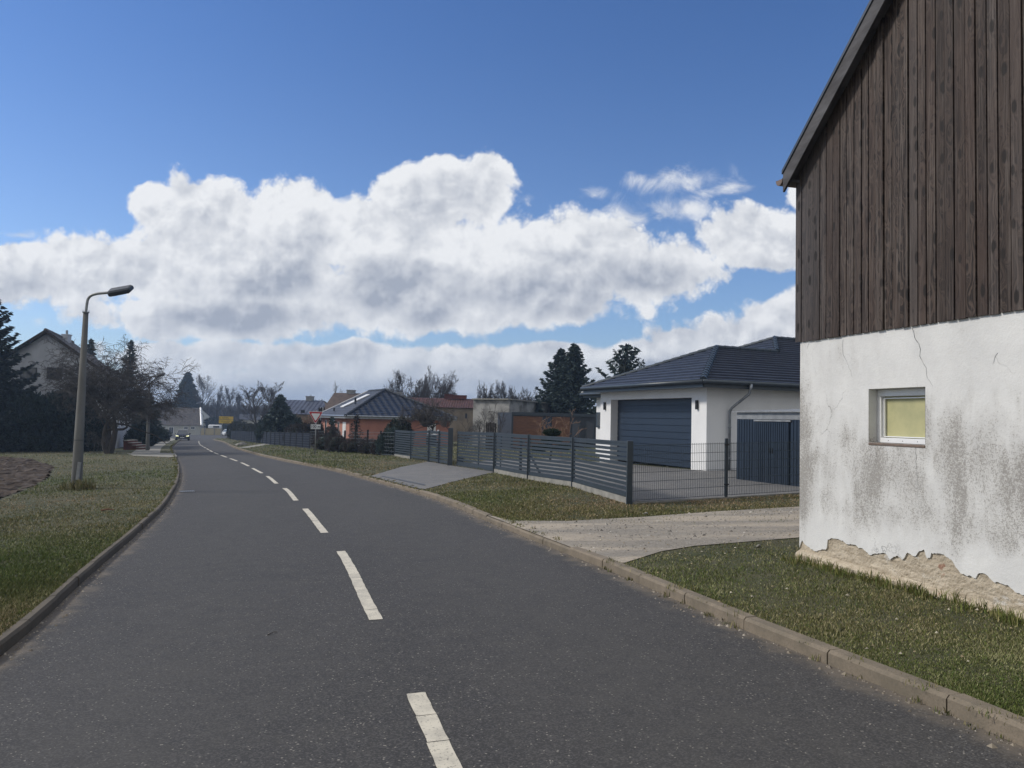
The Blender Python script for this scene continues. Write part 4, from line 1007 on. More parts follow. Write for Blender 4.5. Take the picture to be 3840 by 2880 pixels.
k_ = .62; p_, th = tri(w_*k_, h_*k_, zc+.024, ZS-.066, .002); MB().poly(p_, th).build('white_field', 'sign_white', pl)
z2, z3 = P(1180, 1591, ZS)[2], P(1180, 1609, ZS)[2]; cx = sx+.02
pl = MB().box((cx-.32, ZS-.05, z3), (cx+.32, ZS-.04, z2)).build('distance_plate', 'sign_white', t_, bevel=.004)
m = MB(); w2 = .012
m.box((cx-.305, ZS-.053, z2-.03), (cx+.305, ZS-.0505, z2-.018)); m.box((cx-.305, ZS-.053, z3+.018), (cx+.305, ZS-.0505, z3+.03)); m.box((cx-.305, ZS-.053, z3+.03), (cx-.293, ZS-.0505, z2-.03)); m.box((cx+.293, ZS-.053, z3+.03), (cx+.305, ZS-.0505, z2-.03))
m.build('plate_border', 'sign_black', pl)
text_mesh('100 m', .235, 'sign_black', pl, facing((cx, ZS-.056, (z2+z3)/2)))
for z in (zc, (z2+z3)/2): MB().box((sx-.06, ZS-.042, z-.02), (sx+.09, ZS+.04, z+.02)).build('bracket', 'zinc_dull', t_)

ds = G(831, 1643, .1); ZD = ds[1]; t_ = thing('direction_sign', 'yellow two-part direction sign with black arrows at the far junction', 'direction sign', ds)
for px_, py_ in ((831, 1643), (866, 1639)):
    g = P(px_, py_, ZD); MB().tube([V3(g[0], ZD, gz(g[0], ZD, 0)), V3(g[0], ZD, P(px_, 1563, ZD)[2])], .07, 8).build('post', 'zinc_dull', t_)
xa, xb = P(822, 1575, ZD)[0], P(875.5, 1575, ZD)[0]; zt, zm, zb = P(848, 1561.5, ZD)[2], P(848, 1574, ZD)[2], P(848, 1587.5, ZD)[2]
u1 = MB().box((xa, ZD-.12, zm+.03), (xb, ZD-.09, zt)).build('upper_panel', 'sign_yellow', t_); u2 = MB().box((xa, ZD-.12, zb), (xb, ZD-.09, zm-.03)).build('lower_panel', 'sign_yellow', t_)
W_ = xb-xa
def strokes(par, x0, x1, z, h, seed):
    r = random.Random(seed); m = MB(); x = x0
    while x < x1:
        w = r.uniform(.03, .05); hh = h*r.choice([.6, .6, 1.]); m.box((x, ZD-.126, z), (x+w, ZD-.1205, z+hh)); x += w+r.uniform(.02, .03)
    m.build('lettering', 'sign_black', par)
hh = (zt-zm)
strokes(u1, xa+W_*.2, xa+W_*.62, zm+hh*.62, .13, 1); strokes(u1, xa+W_*.2, xa+W_*.68, zm+hh*.2, .13, 2)
strokes(u2, xa+W_*.14, xa+W_*.75, zb+hh*.55, .13, 3); strokes(u2, xa+W_*.32, xa+W_*.75, zb+hh*.12, .13, 4)
def arrow(par, cx, cz, s, dr):
    m = MB(); m.box((cx-s*.6, ZD-.126, cz-s*.13), (cx+s*.6, ZD-.1205, cz+s*.13)); m.poly([(cx+dr*s*1.1, ZD-.127, cz), (cx+dr*s*.2, ZD-.127, cz+s*.75), (cx+dr*s*.2, ZD-.127, cz-s*.75)], (0, .006, 0)); m.build('arrow', 'sign_black', par)
arrow(u1, xa+W_*.1, (zm+zt)/2, .17, -1); arrow(u2, xa+W_*.89, (zm+zb)/2, .17, 1)

# ------------------------------------------------------------------ cars
def car(name, label, cat, px_, py_, Z, yaw, L, Wd, Hh, paint, front):
    g = P(px_, py_, Z); loc = V3(g[0], g[1], gz(g[0], g[1], .0))
    R_ = Matrix.Rotation(yaw, 3, 'Z')     # local -Y faces the viewer at yaw 0
    t_ = thing(name, label, cat, loc, rot=R_)
    hw = Wd/2
    if front: prof = [(-L/2,.32,.80),(-L/2+.03,.62,.93),(-L/2+.25,.86,.99),(-L/2+1.05,1.0,1.),(L/2-.5,1.02,1.),(L/2,.95,.95)]
    else: prof = [(-L/2,.34,.86),(-L/2+.02,.62,.95),(-L/2+.12,.93,.99),(-L/2+1.2,.96,1.),(L/2-.9,.90,.98),(L/2-.1,.72,.9),(L/2,.4,.82)]
    vs = []
    for y, z, k in prof:
        zb = .22 if abs(y) < L/2-.3 else .28
        vs += [(-hw*k*.93, y, zb), (-hw*k, y, max(z*.55, zb+.08)), (-hw*k*.97, y, max(z*.93, zb+.1)), (-hw*k*.85, y, z), (hw*k*.85, y, z), (hw*k*.97, y, max(z*.93, zb+.1)), (hw*k, y, max(z*.55, zb+.08)), (hw*k*.93, y, zb)]
    fs = [(i*8+j, i*8+(j+1) % 8, (i+1)*8+(j+1) % 8, (i+1)*8+j) for i in range(len(prof)-1) for j in range(8)] + [tuple(range(8))[::-1], tuple(range(len(prof)*8-8, len(prof)*8))]
    body = MB().add(vs, fs).build('body', paint, t_, local=True, smooth=False, bevel=.02)
    y0, y1, y2, y3 = (-L/2+.95, -L/2+1.75, L/2-.75, L/2-.15) if front else (-L/2+.05, -L/2+.42, L/2-1.85, L/2-.95)
    zl = .98 if front else .90
    cab = []
    for y, z, k in [(y0, zl, .86), (y1, Hh-.05, .66), (y2, Hh, .66), (y3, zl, .84)]: cab += [(-hw*k, y, z), (hw*k, y, z)]
    lowp = [(-hw*.88, y0, zl-.05), (hw*.88, y0, zl-.05), (hw*.88, y3, zl-.05), (-hw*.88, y3, zl-.05)]
    v = [(-hw*.88, y0, zl-.04), (hw*.88, y0, zl-.04), (-hw*.68, y1, Hh-.06), (hw*.68, y1, Hh-.06), (-hw*.68, y2, Hh-.06), (hw*.68, y2, Hh-.06), (-hw*.86, y3, zl-.04), (hw*.86, y3, zl-.04)]
    MB().add(v, [(0,1,3,2), (2,3,5,4), (4,5,7,6), (0,2,4,6), (1,7,5,3)]).build('cabin_glass', 'car_glass', t_, local=True)
    m = MB(); m.hexa([(-hw*.70, y1-.06, Hh-.06), (hw*.70, y1-.06, Hh-.06), (hw*.70, y2+.05, Hh-.05), (-hw*.70, y2+.05, Hh-.05)], [(-hw*.64, y1, Hh), (hw*.64, y1, Hh), (hw*.62, y2, Hh), (-hw*.62, y2, Hh)])
    for sx_ in (-1, 1):
        for (ya, za, ka), (yb, zb, kb) in [((y0, zl-.04, .88), (y1, Hh-.05, .68)), ((y3, zl-.04, .86), (y2, Hh-.05, .68)), (((y0+y3)/2, zl-.04, .88), ((y1+y2)/2, Hh-.05, .68))]:
            m.beam((sx_*hw*ka, ya, za), (sx_*hw*kb, yb, zb), .07, .06, (1, 0, 0))
    m.build('roof', 'car_white' if paint == 'car_white' else 'zinc_dull', t_, local=True)
    for sy in (-L/2+.85, L/2-.85):
        for sx_ in (-1, 1):
            w = MB().tube([(sx_*(hw-.22), sy, .33), (sx_*(hw+.01), sy, .33)], .33, 18).build('wheel', 'tyre', t_, local=True)
            MB().tube([(sx_*(hw+.0), sy, .33), (sx_*(hw+.02), sy, .33)], .2, 12).build('rim', 'zinc', w, local=True)
    for sx_ in (-1, 1):
        if front:
            MB().hexa([(sx_*hw*.55, -L/2-.0, .68), (sx_*hw*.93, -L/2+.12, .68), (sx_*hw*.93, -L/2+.25, .68), (sx_*hw*.55, -L/2+.2, .68)], [(sx_*hw*.55, -L/2+.03, .76), (sx_*hw*.95, -L/2+.14, .84), (sx_*hw*.95, -L/2+.3, .84), (sx_*hw*.55, -L/2+.2, .76)]).build('headlight', 'headlight_lit', t_, local=True)
            MB().box((sx_*hw*.98-.09, y0+.25, .95), (sx_*hw*.98+.09+sx_*.1, y0+.38, 1.1)).build('mirror', paint, t_, local=True, bevel=.02)
        else:
            MB().hexa([(sx_*hw*.62, -L/2-.01, .70), (sx_*hw*.93, -L/2+.03, .70), (sx_*hw*.93, -L/2+.2, .70), (sx_*hw*.62, -L/2+.2, .70)], [(sx_*hw*.68, -L/2+.0, .9), (sx_*hw*.93, -L/2+.05, .94), (sx_*hw*.93, -L/2+.2, .94), (sx_*hw*.68, -L/2+.2, .9)]).build('tail_light', 'tail_red', t_, local=True)
    MB().box((-.26, -L/2-.03, .46), (.26, -L/2+.0, .57)).build('number_plate', 'sign_white' if front else 'anthracite_dull', t_, local=True)
    if front:
        MB().box((-hw*.45, -L/2-.02, .62), (hw*.45, -L/2+.02, .80)).build('grille', 'black_trim', t_, local=True); MB().box((-hw*.7, -L/2-.03, .27), (hw*.7, -L/2+.02, .33)).build('bumper_trim', 'zinc', t_, local=True)
        MB().tube([(0, -L/2-.03, .71), (0, -L/2-.01, .71)], .06, 12).build('badge', 'zinc', t_, local=True)
car('suv', 'dark blue SUV with lit headlights driving towards the viewer', 'car', 685, 1648, 111, math.radians(22), 4.4, 1.86, 1.58, 'car_blue', True)
car('parked_car', 'small white hatchback parked beside the far junction, rear showing', 'car', 851, 1631, 178, math.radians(40), 3.9, 1.72, 1.5, 'car_white', False)

# ------------------------------------------------------------------ buildings
def pvec(l): return [P(*a) for a in l]
# orange bungalow
C0 = V3(-13.4, 62, 0); al = math.radians(28); ou = V3(math.cos(al), math.sin(al), 0); ov = V3(-math.sin(al), math.cos(al), 0)
gb = gz(-13, 64, 0); oh = thing('bungalow', 'salmon orange bungalow with dark glazed tile roof behind the wire fence', 'house', C0+V3(0, 0, gb))
def ol(a, b, z): return C0+ou*a+ov*b+V3(0, 0, z)
OW, OD = 9.0, 9.4; oe = P(1298, 1560, 61.3)[2]
MB().hexa([ol(0,0,gb-.3), ol(OW,0,gb-.3), ol(OW,OD,gb-.3), ol(0,OD,gb-.3)], [ol(0,0,oe-.05), ol(OW,0,oe-.05), ol(OW,OD,oe-.05), ol(0,OD,oe-.05)]).build('wall', 'orange_render', oh)
oap = ol(OW/2, 4.6, 0); oaz = P(1439, 1462, oap[1])[2]; oap[2] = oaz; orr = ol(OW/2, 9.6, oaz); ov_ = .5
rf = RF(); c00, c10, c11, c01 = ol(-ov_, -ov_, oe), ol(OW+ov_, -ov_, oe), ol(OW+ov_, OD+.2, oe), ol(-ov_, OD+.2, oe)
rf.face(c00, c10, oap, oap, .34, .03); rf.face(c10, c11, orr, oap, .34, .03); rf.build('roof', 'roof_glazed', oh)
rf = RF(); rf.face(c01, c00, oap, orr, .36, .02); o_ = rf.build('roof', 'roof_grey_tile', oh); o_['label'] = 'lighter grey roof slope with the long skylight'
m = MB(); hipcaps(m, c00+V3(0,0,.03), oap+V3(0,0,.05), .12); hipcaps(m, c10+V3(0,0,.03), oap+V3(0,0,.05), .12); hipcaps(m, oap, orr, .12); m.build('ridge_tiles', 'anthracite_dull', oh)
m = MB(); m.beam(c01+V3(0,0,-.02), orr+V3(0,0,.03), .12, .14); m.build('verge_trim', 'white_plastic', oh)
m = MB(); m.tube([c01, c00, c10], .075, 8); m.build('gutter', 'zinc', oh)
m = MB(); m.hexa([c00+V3(0,0,-.2), c10+V3(0,0,-.2), c11+V3(0,0,-.2), c01+V3(0,0,-.2)], [c00+V3(0,0,-.06), c10+V3(0,0,-.06), c11+V3(0,0,-.06), c01+V3(0,0,-.06)]); m.build('soffit', 'zinc_dull', oh)
for b0, b1, z0, z1 in ((7.4, 8.0, .5, 2.3), (4.6, 5.2, .5, 2.3), (3.1, 3.6, .5, 2.2)):
    f_ = MB().hexa([ol(-.03,b0,gb+z0), ol(.0,b0,gb+z0), ol(.0,b1,gb+z0), ol(-.03,b1,gb+z0)], [ol(-.03,b0,gb+z1), ol(.0,b0,gb+z1), ol(.0,b1,gb+z1), ol(-.03,b1,gb+z1)]).build('window', 'white_plastic', oh)
    MB().hexa([ol(-.035,b0+.06,gb+z0+.06), ol(-.031,b0+.06,gb+z0+.06), ol(-.031,b1-.06,gb+z0+.06), ol(-.035,b1-.06,gb+z0+.06)], [ol(-.035,b0+.06,gb+z1-.06), ol(-.031,b0+.06,gb+z1-.06), ol(-.031,b1-.06,gb+z1-.06), ol(-.035,b1-.06,gb+z1-.06)]).build('pane', 'glass_dark', f_)
f_ = MB().hexa([ol(-.03,1.0,gb+.1), ol(.0,1.0,gb+.1), ol(.0,2.0,gb+.1), ol(-.03,2.0,gb+.1)], [ol(-.03,1.0,gb+2.2), ol(.0,1.0,gb+2.2), ol(.0,2.0,gb+2.2), ol(-.03,2.0,gb+2.2)]).build('door', 'white_plastic', oh)
MB().hexa([ol(-.06,1.15,gb+1.0), ol(-.03,1.15,gb+1.0), ol(-.03,1.2,gb+1.0), ol(-.06,1.2,gb+1.0)], [ol(-.06,1.15,gb+1.3), ol(-.03,1.15,gb+1.3), ol(-.03,1.2,gb+1.3), ol(-.06,1.2,gb+1.3)]).build('handle', 'black_trim', f_)
f_ = MB().hexa([ol(6.9,-.03,gb+.1), ol(7.7,-.03,gb+.1), ol(7.7,0,gb+.1), ol(6.9,0,gb+.1)], [ol(6.9,-.03,gb+2.2), ol(7.7,-.03,gb+2.2), ol(7.7,0,gb+2.2), ol(6.9,0,gb+2.2)]).build('door', 'white_plastic', oh)
# skylight and vents on the left slope
nl = np.cross(ov, (oap-c00)); 
def lslope(b, s): # b along ridge direction, s 0..1 up the slope
    lo = ol(-ov_, b, oe); hi = ol(OW/2, b, oaz); return lo+(hi-lo)*s+V3(0, 0, .05)
MB().hexa([lslope(5.6,.30), lslope(5.6,.78), lslope(6.7,.78), lslope(6.7,.30)], [lslope(5.6,.30)+V3(0,0,.08), lslope(5.6,.78)+V3(0,0,.08), lslope(6.7,.78)+V3(0,0,.08), lslope(6.7,.30)+V3(0,0,.08)]).build('skylight', 'white_plastic', oh)
q1 = lslope(4.0, .42); MB().tube([q1, q1+V3(0,0,.55)], .09, 10).build('vent_pipe', 'anthracite_dull', oh); q1 = lslope(6.0, .15); MB().tube([q1, q1+V3(0,0,.28)], .08, 10).build('vent_pipe', 'anthracite_dull', oh)

def gable_house(name, label, cat, eave_px, ridge_px, Z, Zr, roofm, wallm, depth=9, wallh=None, extra=None):
    """long side faces the viewer: eave_px = (left, right), ridge_px = (left, right)"""
    eL, eR_ = P(*eave_px[0], Z), P(*eave_px[1], Z); rL, rR = P(*ridge_px[0], Zr), P(*ridge_px[1], Zr)
    g0 = gz((eL[0]+eR_[0])/2, Z, 0); t_ = thing(name, label, cat, V3((eL[0]+eR_[0])/2, Z, g0))
    ez = (eL[2]+eR_[2])/2; rzz = (rL[2]+rR[2])/2; eL[2] = eR_[2] = ez; rL[2] = rR[2] = rzz
    bk = V3(0, 2*(Zr-Z), 0); rf = RF(); rf.face(eL, eR_, rR, rL, .4, .03); rf.face(eR_+bk, eL+bk, rL, rR, .4, .03); rf.build('roof', roofm, t_)
    i_ = .35; wl_ = V3(eL[0]+i_, Z+.3, 0); wr_ = V3(eR_[0]-i_, Z+.3, 0); B = 2*(Zr-Z)-.6
    m = MB(); m.box((wl_[0], Z+.35, g0-.5), (wr_[0], Z+.3+B, ez)); 
    for xw, rr in ((wl_[0], rL), (wr_[0], rR)):
        m.poly([(xw, Z+.35, ez), (xw, Z+.3+B, ez), (min(max(rr[0], wl_[0]), wr_[0]), Zr, rzz-.12)])
    m.build('wall', wallm, t_); return t_, eL, eR_, rL, rR, g0
def chimney(t_, x, y0, y1, Z, w, m_='brick_red', cap=None):
    a, b = P(x, y0, Z), P(x, y1, Z); c = MB().box((a[0]-w/2, Z-w/2, b[2]), (a[0]+w/2, Z+w/2, a[2])).build('chimney', m_, t_)
    MB().box((a[0]-w/2-.05, Z-w/2-.05, a[2]-.02), (a[0]+w/2+.05, Z+w/2+.05, a[2]+.08)).build('cap', 'zinc_dull' if cap else m_, c)
def opening(t_, name, x0, y0, x1, y1, Z, mt='glass_dark', frame='white_plastic'):
    a, b = P(x0, y0, Z), P(x1, y1, Z); zlo, zhi = min(a[2], b[2]), max(a[2], b[2])
    f_ = MB().box((a[0], Z-.05, zlo), (b[0], Z+.02, zhi)).build(name, frame, t_)
    mx, d = (a[0]+b[0])/2, .08; m = MB()
    for xa_, xb_ in ((a[0]+d, mx-d/3), (mx+d/3, b[0]-d)): m.box((xa_, Z-.056, zlo+d), (xb_, Z-.051, zhi-d))
    m.build('pane', mt, f_); return f_
t_, *_ = gable_house('farmhouse', 'far house with ribbed blue grey roof left of the brown roof', 'house', ((1088,1553),(1232,1556)), ((1071,1499),(1214,1502)), 96, 101, 'roof_blue_sheet', 'masonry_tan')
chimney(t_, 1163, 1488, 1504, 101, .9, 'zinc_dull', 1)
opening(t_, 'window', 1128, 1537, 1143, 1549, 95.3, 'glass_dark', 'anthracite_dull')
t_, *_ = gable_house('farmhouse', 'far house with plain dull brown roof behind the orange bungalow', 'house', ((1205,1543),(1420,1545)), ((1254,1472),(1400,1477)), 84, 90, 'roof_brown', 'masonry_tan')
chimney(t_, 1317, 1465, 1478, 90, .9, 'zinc_dull')
f0 = P(1202, 1600, 83)
th_ = thing('timbered_wall', 'white gable wall with dark timber framing between sign and bungalow', 'wall', f0)
MB().hexa([P(1196,1625,83.4), P(1217,1625,83.4), P(1217,1625,83.7), P(1196,1625,83.7)], [P(1196,1528,83.4), P(1217,1528,83.4), P(1217,1528,83.7), P(1196,1528,83.7)]).build('infill', 'sign_white', th_)
m = MB()
for a_, b_ in (((1197,1625),(1197,1528)), ((1216,1625),(1216,1528)), ((1206,1625),(1206,1528)), ((1197,1575),(1216,1600)), ((1216,1560),(1197,1590)), ((1196,1556),(1217,1556)), ((1197,1545),(1206,1530))): m.beam(P(*a_, 83.3), P(*b_, 83.3), .14, .12, (0, 1, 0))
m.build('timber', 'timber_dark', th_)
t_, *_ = gable_house('farmhouse', 'long low building with red tile roof beside the grey masonry block', 'house', ((1500,1526),(1800,1529)), ((1496,1490),(1793,1496)), 84, 88, 'roof_red', 'masonry_tan')
chimney(t_, 1496, 1473, 1494, 88, 1.0, 'zinc_dull', 1); chimney(t_, 1684, 1482, 1496, 88, 1.0, 'brick_red'); chimney(t_, 1725, 1485, 1498, 88, 1.5, 'brick_red')
opening(t_, 'window', 1745, 1550, 1751, 1569, 84.25, 'glass_dark', 'anthracite_dull')
# grey masonry block
g0 = gz(0, 62, 0); A_, B_, C_ = P(1775, 1502, 64), P(1911, 1499, 62), P(2071, 1526, 76)
zt = B_[2]; t_ = thing('masonry_block', 'flat topped grey weathered masonry building behind the dark cabin', 'building', V3(B_[0], B_[1], g0))
D4 = A_+(C_-B_); MB().hexa([V3(*q[:2], g0-.5) for q in (A_, B_, C_, D4)], [V3(*q[:2], zt) for q in (A_, B_, V3(*C_[:2], 0), D4)]).build('wall', 'masonry_grey', t_)
m = MB(); m.beam(V3(*A_[:2], zt+.04), V3(*B_[:2], zt+.04), .4, .1); m.beam(V3(*B_[:2], zt+.04), V3(*C_[:2], zt+.04), .4, .1); m.build('coping', 'concrete', t_)
# dark cabin with larch cladding
ZC = 56.; t_ = thing('garden_cabin', 'dark flat roofed cabin with larch slat panels behind the slat fence', 'cabin', P(1918, 1665, ZC))
gc = gz(0, ZC, .05); tz = P(1918, 1546, ZC)[2]
FL, FR = P(1918, 1546, ZC), P(2300, 1555, ZC+1.); BL = P(1867, 1547, ZC+3.6); BRr = FR+(BL-FL)
MB().hexa([V3(*q[:2], gc-.4) for q in (FL, FR, BRr, BL)], [V3(*q[:2], tz) for q in (FL, FR, BRr, BL)]).build('wall', 'anthracite_dull', t_)
dF = (FR-FL); dF[2] = 0; LF = np.linalg.norm(dF); dF /= LF; nF = V3(dF[1], -dF[0], 0)
def cx_(px_): 
    # distance along the cabin front for an image column
    best = min(np.linspace(0, LF, 800), key=lambda s: abs((FL[0]+dF[0]*s)/(FL[1]+dF[1]*s)-(px_-1920)/F)); return best
def cbox(m, u0, u1, z0, z1, o0, o1):
    q = lambda u, o, z: V3(*(FL+dF*u+nF*o)[:2], z); m.hexa([q(u0,o1,z0), q(u1,o1,z0), q(u1,o0,z0), q(u0,o0,z0)], [q(u0,o1,z1), q(u1,o1,z1), q(u1,o0,z1), q(u0,o0,z1)])
m = MB(); cbox(m, 0, LF, tz-.22, tz+.02, .0, .12); cbox(m, 0, .14, gc, tz-.22, 0, .1); m.build('frame', 'anthracite', t_)
for pa, pb_ in ((1927, 2033), (2073, 2139)):
    m = MB(); a, b = cx_(pa), cx_(pb_); z = gc+.1
    while z < tz-.32: cbox(m, a, b, z, z+.075, .01, .045); z += .092
    m.build('larch_panel', 'larch', t_)
m = MB(); cbox(m, cx_(2036), cx_(2070), gc+.05, tz-.3, .005, .03); m.build('door', 'anthracite_door', t_)
for pa, pb_ in ((2146, 2180), (2198, 2232), (2240, 2290)):
    m = MB(); cbox(m, cx_(pa), cx_(pb_), gc+.1, tz-.55, .005, .03); f_ = m.build('window', 'anthracite', t_)
    m = MB(); cbox(m, cx_(pa)+.08, cx_(pb_)-.08, gc+.18, tz-.63, .031, .035); m.build('pane', 'glass_dark', f_)
# old house on the left with its gable towards us
ZH = 64.; apx = P(182, 1241, ZH); er = P(437, 1419, ZH); hx = er[0]-apx[0]; g0 = gz(apx[0], ZH, 0)
t_ = thing('old_house', 'old grey rendered house with steep gable beside the street on the left', 'house', V3(apx[0], ZH, g0))
xl, xr = apx[0]-hx, er[0]; ez = er[2]; az_ = apx[2]; bk = V3(-4.4, 11.5, 0)
q = [V3(xl, ZH, g0-.5), V3(xr, ZH, g0-.5), V3(xr, ZH, ez-.1), V3(apx[0], ZH, az_-.15), V3(xl, ZH, ez-.1)]
m = MB(); m.poly(q, bk); m.build('wall', 'plaster_old_grey', t_)
ovv = V3(.15, -.4, 0); rf = RF(); E = lambda x, z: V3(x, ZH-.4, z)
rf.face(E(xr+.45, ez-.32), E(xr+.45, ez-.32)+bk*1.06, E(apx[0], az_)+bk*1.06, E(apx[0], az_), .36, .03); rf.face(E(xl-.45, ez-.32)+bk*1.06, E(xl-.45, ez-.32), E(apx[0], az_), E(apx[0], az_)+bk*1.06, .36, .03); rf.build('roof', 'roof_old_house', t_)
m = MB(); m.beam(E(xr+.45, ez-.4)+V3(0,-.02,0), E(apx[0], az_-.06)+V3(0,-.02,0), .06, .26, (0, 0, 1)); m.beam(E(xl-.45, ez-.4)+V3(0,-.02,0), E(apx[0], az_-.06)+V3(0,-.02,0), .06, .26); m.build('bargeboard', 'timber_dark', t_)
m = MB(); hipcaps(m, E(apx[0], az_+.03), E(apx[0], az_+.03)+bk, .16, .4); m.build('ridge_tiles', 'roof_old_house', t_)
chimney(t_, 250, 1257, 1310, ZH+6, .58, 'plaster_old_grey'); a, b = P(251, 1239, ZH+6), P(251, 1257, ZH+6); MB().tube([b, a], .1, 10).build('flue_pipe', 'zinc_dull', t_)
for x0_, x1_ in ((78, 137), (177, 233)):
    f_ = opening(t_, 'window', x0_, 1377, x1_, 1424, ZH-.01, 'glass_dark', 'anthracite_dull')
# windows down the street side
sw = bk/np.linalg.norm(bk); sn = V3(sw[1], -sw[0], 0)
for k in range(4):
    a = V3(xr, ZH, 0)+sw*(1.2+k*2.7); z0 = g0+2.0
    f_ = MB().hexa([a+V3(0,0,z0), a+sn*.06+V3(0,0,z0), a+sn*.06+sw*1.1+V3(0,0,z0), a+sw*1.1+V3(0,0,z0)], [a+V3(0,0,z0+1.5), a+sn*.06+V3(0,0,z0+1.5), a+sn*.06+sw*1.1+V3(0,0,z0+1.5), a+sw*1.1+V3(0,0,z0+1.5)]).build('window', 'white_plastic', t_)
    MB().hexa([a+sn*.061+sw*.1+V3(0,0,z0+.1), a+sn*.065+sw*.1+V3(0,0,z0+.1), a+sn*.065+sw*1.+V3(0,0,z0+.1), a+sn*.061+sw*1.+V3(0,0,z0+.1)], [a+sn*.061+sw*.1+V3(0,0,z0+1.4), a+sn*.065+sw*.1+V3(0,0,z0+1.4), a+sn*.065+sw*1.+V3(0,0,z0+1.4), a+sn*.061+sw*1.+V3(0,0,z0+1.4)]).build('pane', 'glass_dark', f_)
MB().tube([V3(xr, ZH, g0)+sw*11+sn*.1, V3(xr, ZH, ez-.3)+sw*11+sn*.1], .06, 8).build('downpipe', 'zinc_dull', t_)
# brick entrance steps
st = P(486, 1668, 61); stt = thing('entrance_steps', 'dark red brick steps with pale treads beside the old house', 'steps', V3(st[0], st[1], gz(st[0], st[1], 0)))
for k in range(4):
    x0_ = P(478+k*16, 1650, 61)[0]; z_ = P(486, 1650+k*8.5, 61)[2]; xw = P(478+(k+1)*16, 1650, 61)[0]
    s_ = MB().box((x0_, 60.4, gz(x0_, 61, -.2)), (xw, 62, z_-.05)).build('step', 'brick_red', stt); MB().box((x0_, 60.36, z_-.05), (xw, 62, z_)).build('tread', 'concrete', s_)
# low house beyond the junction
ZL = 207.; t_, eL, eR_, rL, rR, g0 = gable_house('low_house', 'low whitewashed house with a big mossy tiled roof beyond the junction', 'house', ((560,1594),(755,1596)), ((592,1527),(753,1530)), ZL, ZL+7, 'roof_mossy', 'cream_wall')
m = MB(); m.beam(P(756, 1595, ZL-.2), P(753, 1530, ZL+6), .35, .6, (0, 1, 0)); m.build('verge_board', 'sign_white', t_)
opening(t_, 'window', 690, 1600, 705, 1610, ZL+.25); opening(t_, 'window', 716, 1600, 731, 1610, ZL+.25); opening(t_, 'window', 575, 1599, 590, 1608, ZL+.25)
d_ = opening(t_, 'door', 634, 1601, 650, 1628, ZL+.25, 'glass_dark', 'white_plastic')
# garden gate / garage doors and caravan
gw = thing('yard_gate', 'pale cream double yard gate between the low house and direction sign', 'gate', P(794, 1630, 198))
for x0_, x1_ in ((768, 803), (804, 828)):
    a, b = P(x0_, 1629, 198), P(x1_, 1607, 198); MB().box((a[0], 198, a[2]-.3), (b[0], 198.1, b[2])).build('gate_leaf', 'gate_cream', gw)
a, b = P(754, 1630, 198), P(767, 1606, 198); MB().box((a[0], 197.9, a[2]-.3), (b[0], 198.2, b[2])).build('side_wall', 'gate_cream', gw)
for x_ in (767, 803.5, 829): a = P(x_, 1629, 197.9); b = P(x_, 1604.5, 197.9); MB().box((a[0]-.12, 197.8, a[2]-.3), (a[0]+.12, 198.05, b[2])).build('post', 'concrete', gw)
cv = thing('caravan', 'white caravan with a long dark window standing behind the cream gate', 'caravan', P(800, 1630, 203))
a, b = P(778, 1625, 203), P(824, 1593.5, 203); MB().box((a[0], 203, a[2]), (b[0], 205.2, b[2])).build('body', 'car_white', cv, bevel=.3)
a, b = P(799, 1603.5, 202.9), P(822, 1597, 202.9); MB().box((a[0], 202.9, a[2]), (b[0], 203.02, b[2])).build('window', 'glass_dark', cv)
a, b = P(780, 1613, 202.9), P(823, 1606, 202.9); MB().box((a[0], 202.92, a[2]), (b[0], 203.02, b[2])).build('stripe', 'anthracite_dull', cv)
for x_ in (792, 812): a = P(x_, 1627, 203.2); MB().tube([a, a+V3(0, .3, 0)], .4, 12).build('wheel', 'tyre', cv)
# pale barn seen through trees behind the hedge
t_, *_ = gable_house('far_building', 'pale low building half hidden by bare trees behind the hedge', 'building', ((898,1572),(980,1577)), ((898,1552),(975,1556)), 165, 168, 'roof_grey_tile', 'cream_wall')

# ------------------------------------------------------------------ vegetation
def rnd_unit(rs, n):
    v = rs.normal(size=(n, 3)); return v/np.linalg.norm(v, axis=1)[:, None]
def prisms(name, segs, material, parent, ns=4):
    """segs: rows p0(3) p1(3) r0 r1 -> tapered prisms in one mesh"""
    S = np.array(segs); p0, p1, r0, r1 = S[:, :3], S[:, 3:6], S[:, 6], S[:, 7]
    d = p1-p0; L = np.linalg.norm(d, axis=1)[:, None]+1e-9; d = d/L
    a = np.where(np.abs(d[:, 2:3]) < .9, [[0, 0, 1.]], [[1., 0, 0]]); x = np.cross(d, a); x /= np.linalg.norm(x, axis=1)[:, None]; y = np.cross(d, x)
    out = []
    ang = [2*math.pi*k/ns for k in range(ns)]
    c0 = [p0+(x*math.cos(t_)+y*math.sin(t_))*r0[:, None] for t_ in ang]; c1 = [p1+d*.3*r1[:, None]+(x*math.cos(t_)+y*math.sin(t_))*r1[:, None] for t_ in ang]
    for k in range(ns):
        j = (k+1) % ns; out.append(np.stack([c0[k], c0[j], c1[j], c1[k]], 1))
    V = np.stack(out, 1).reshape(-1, 3)
    return fastmesh(name, V, 4, material, parent)
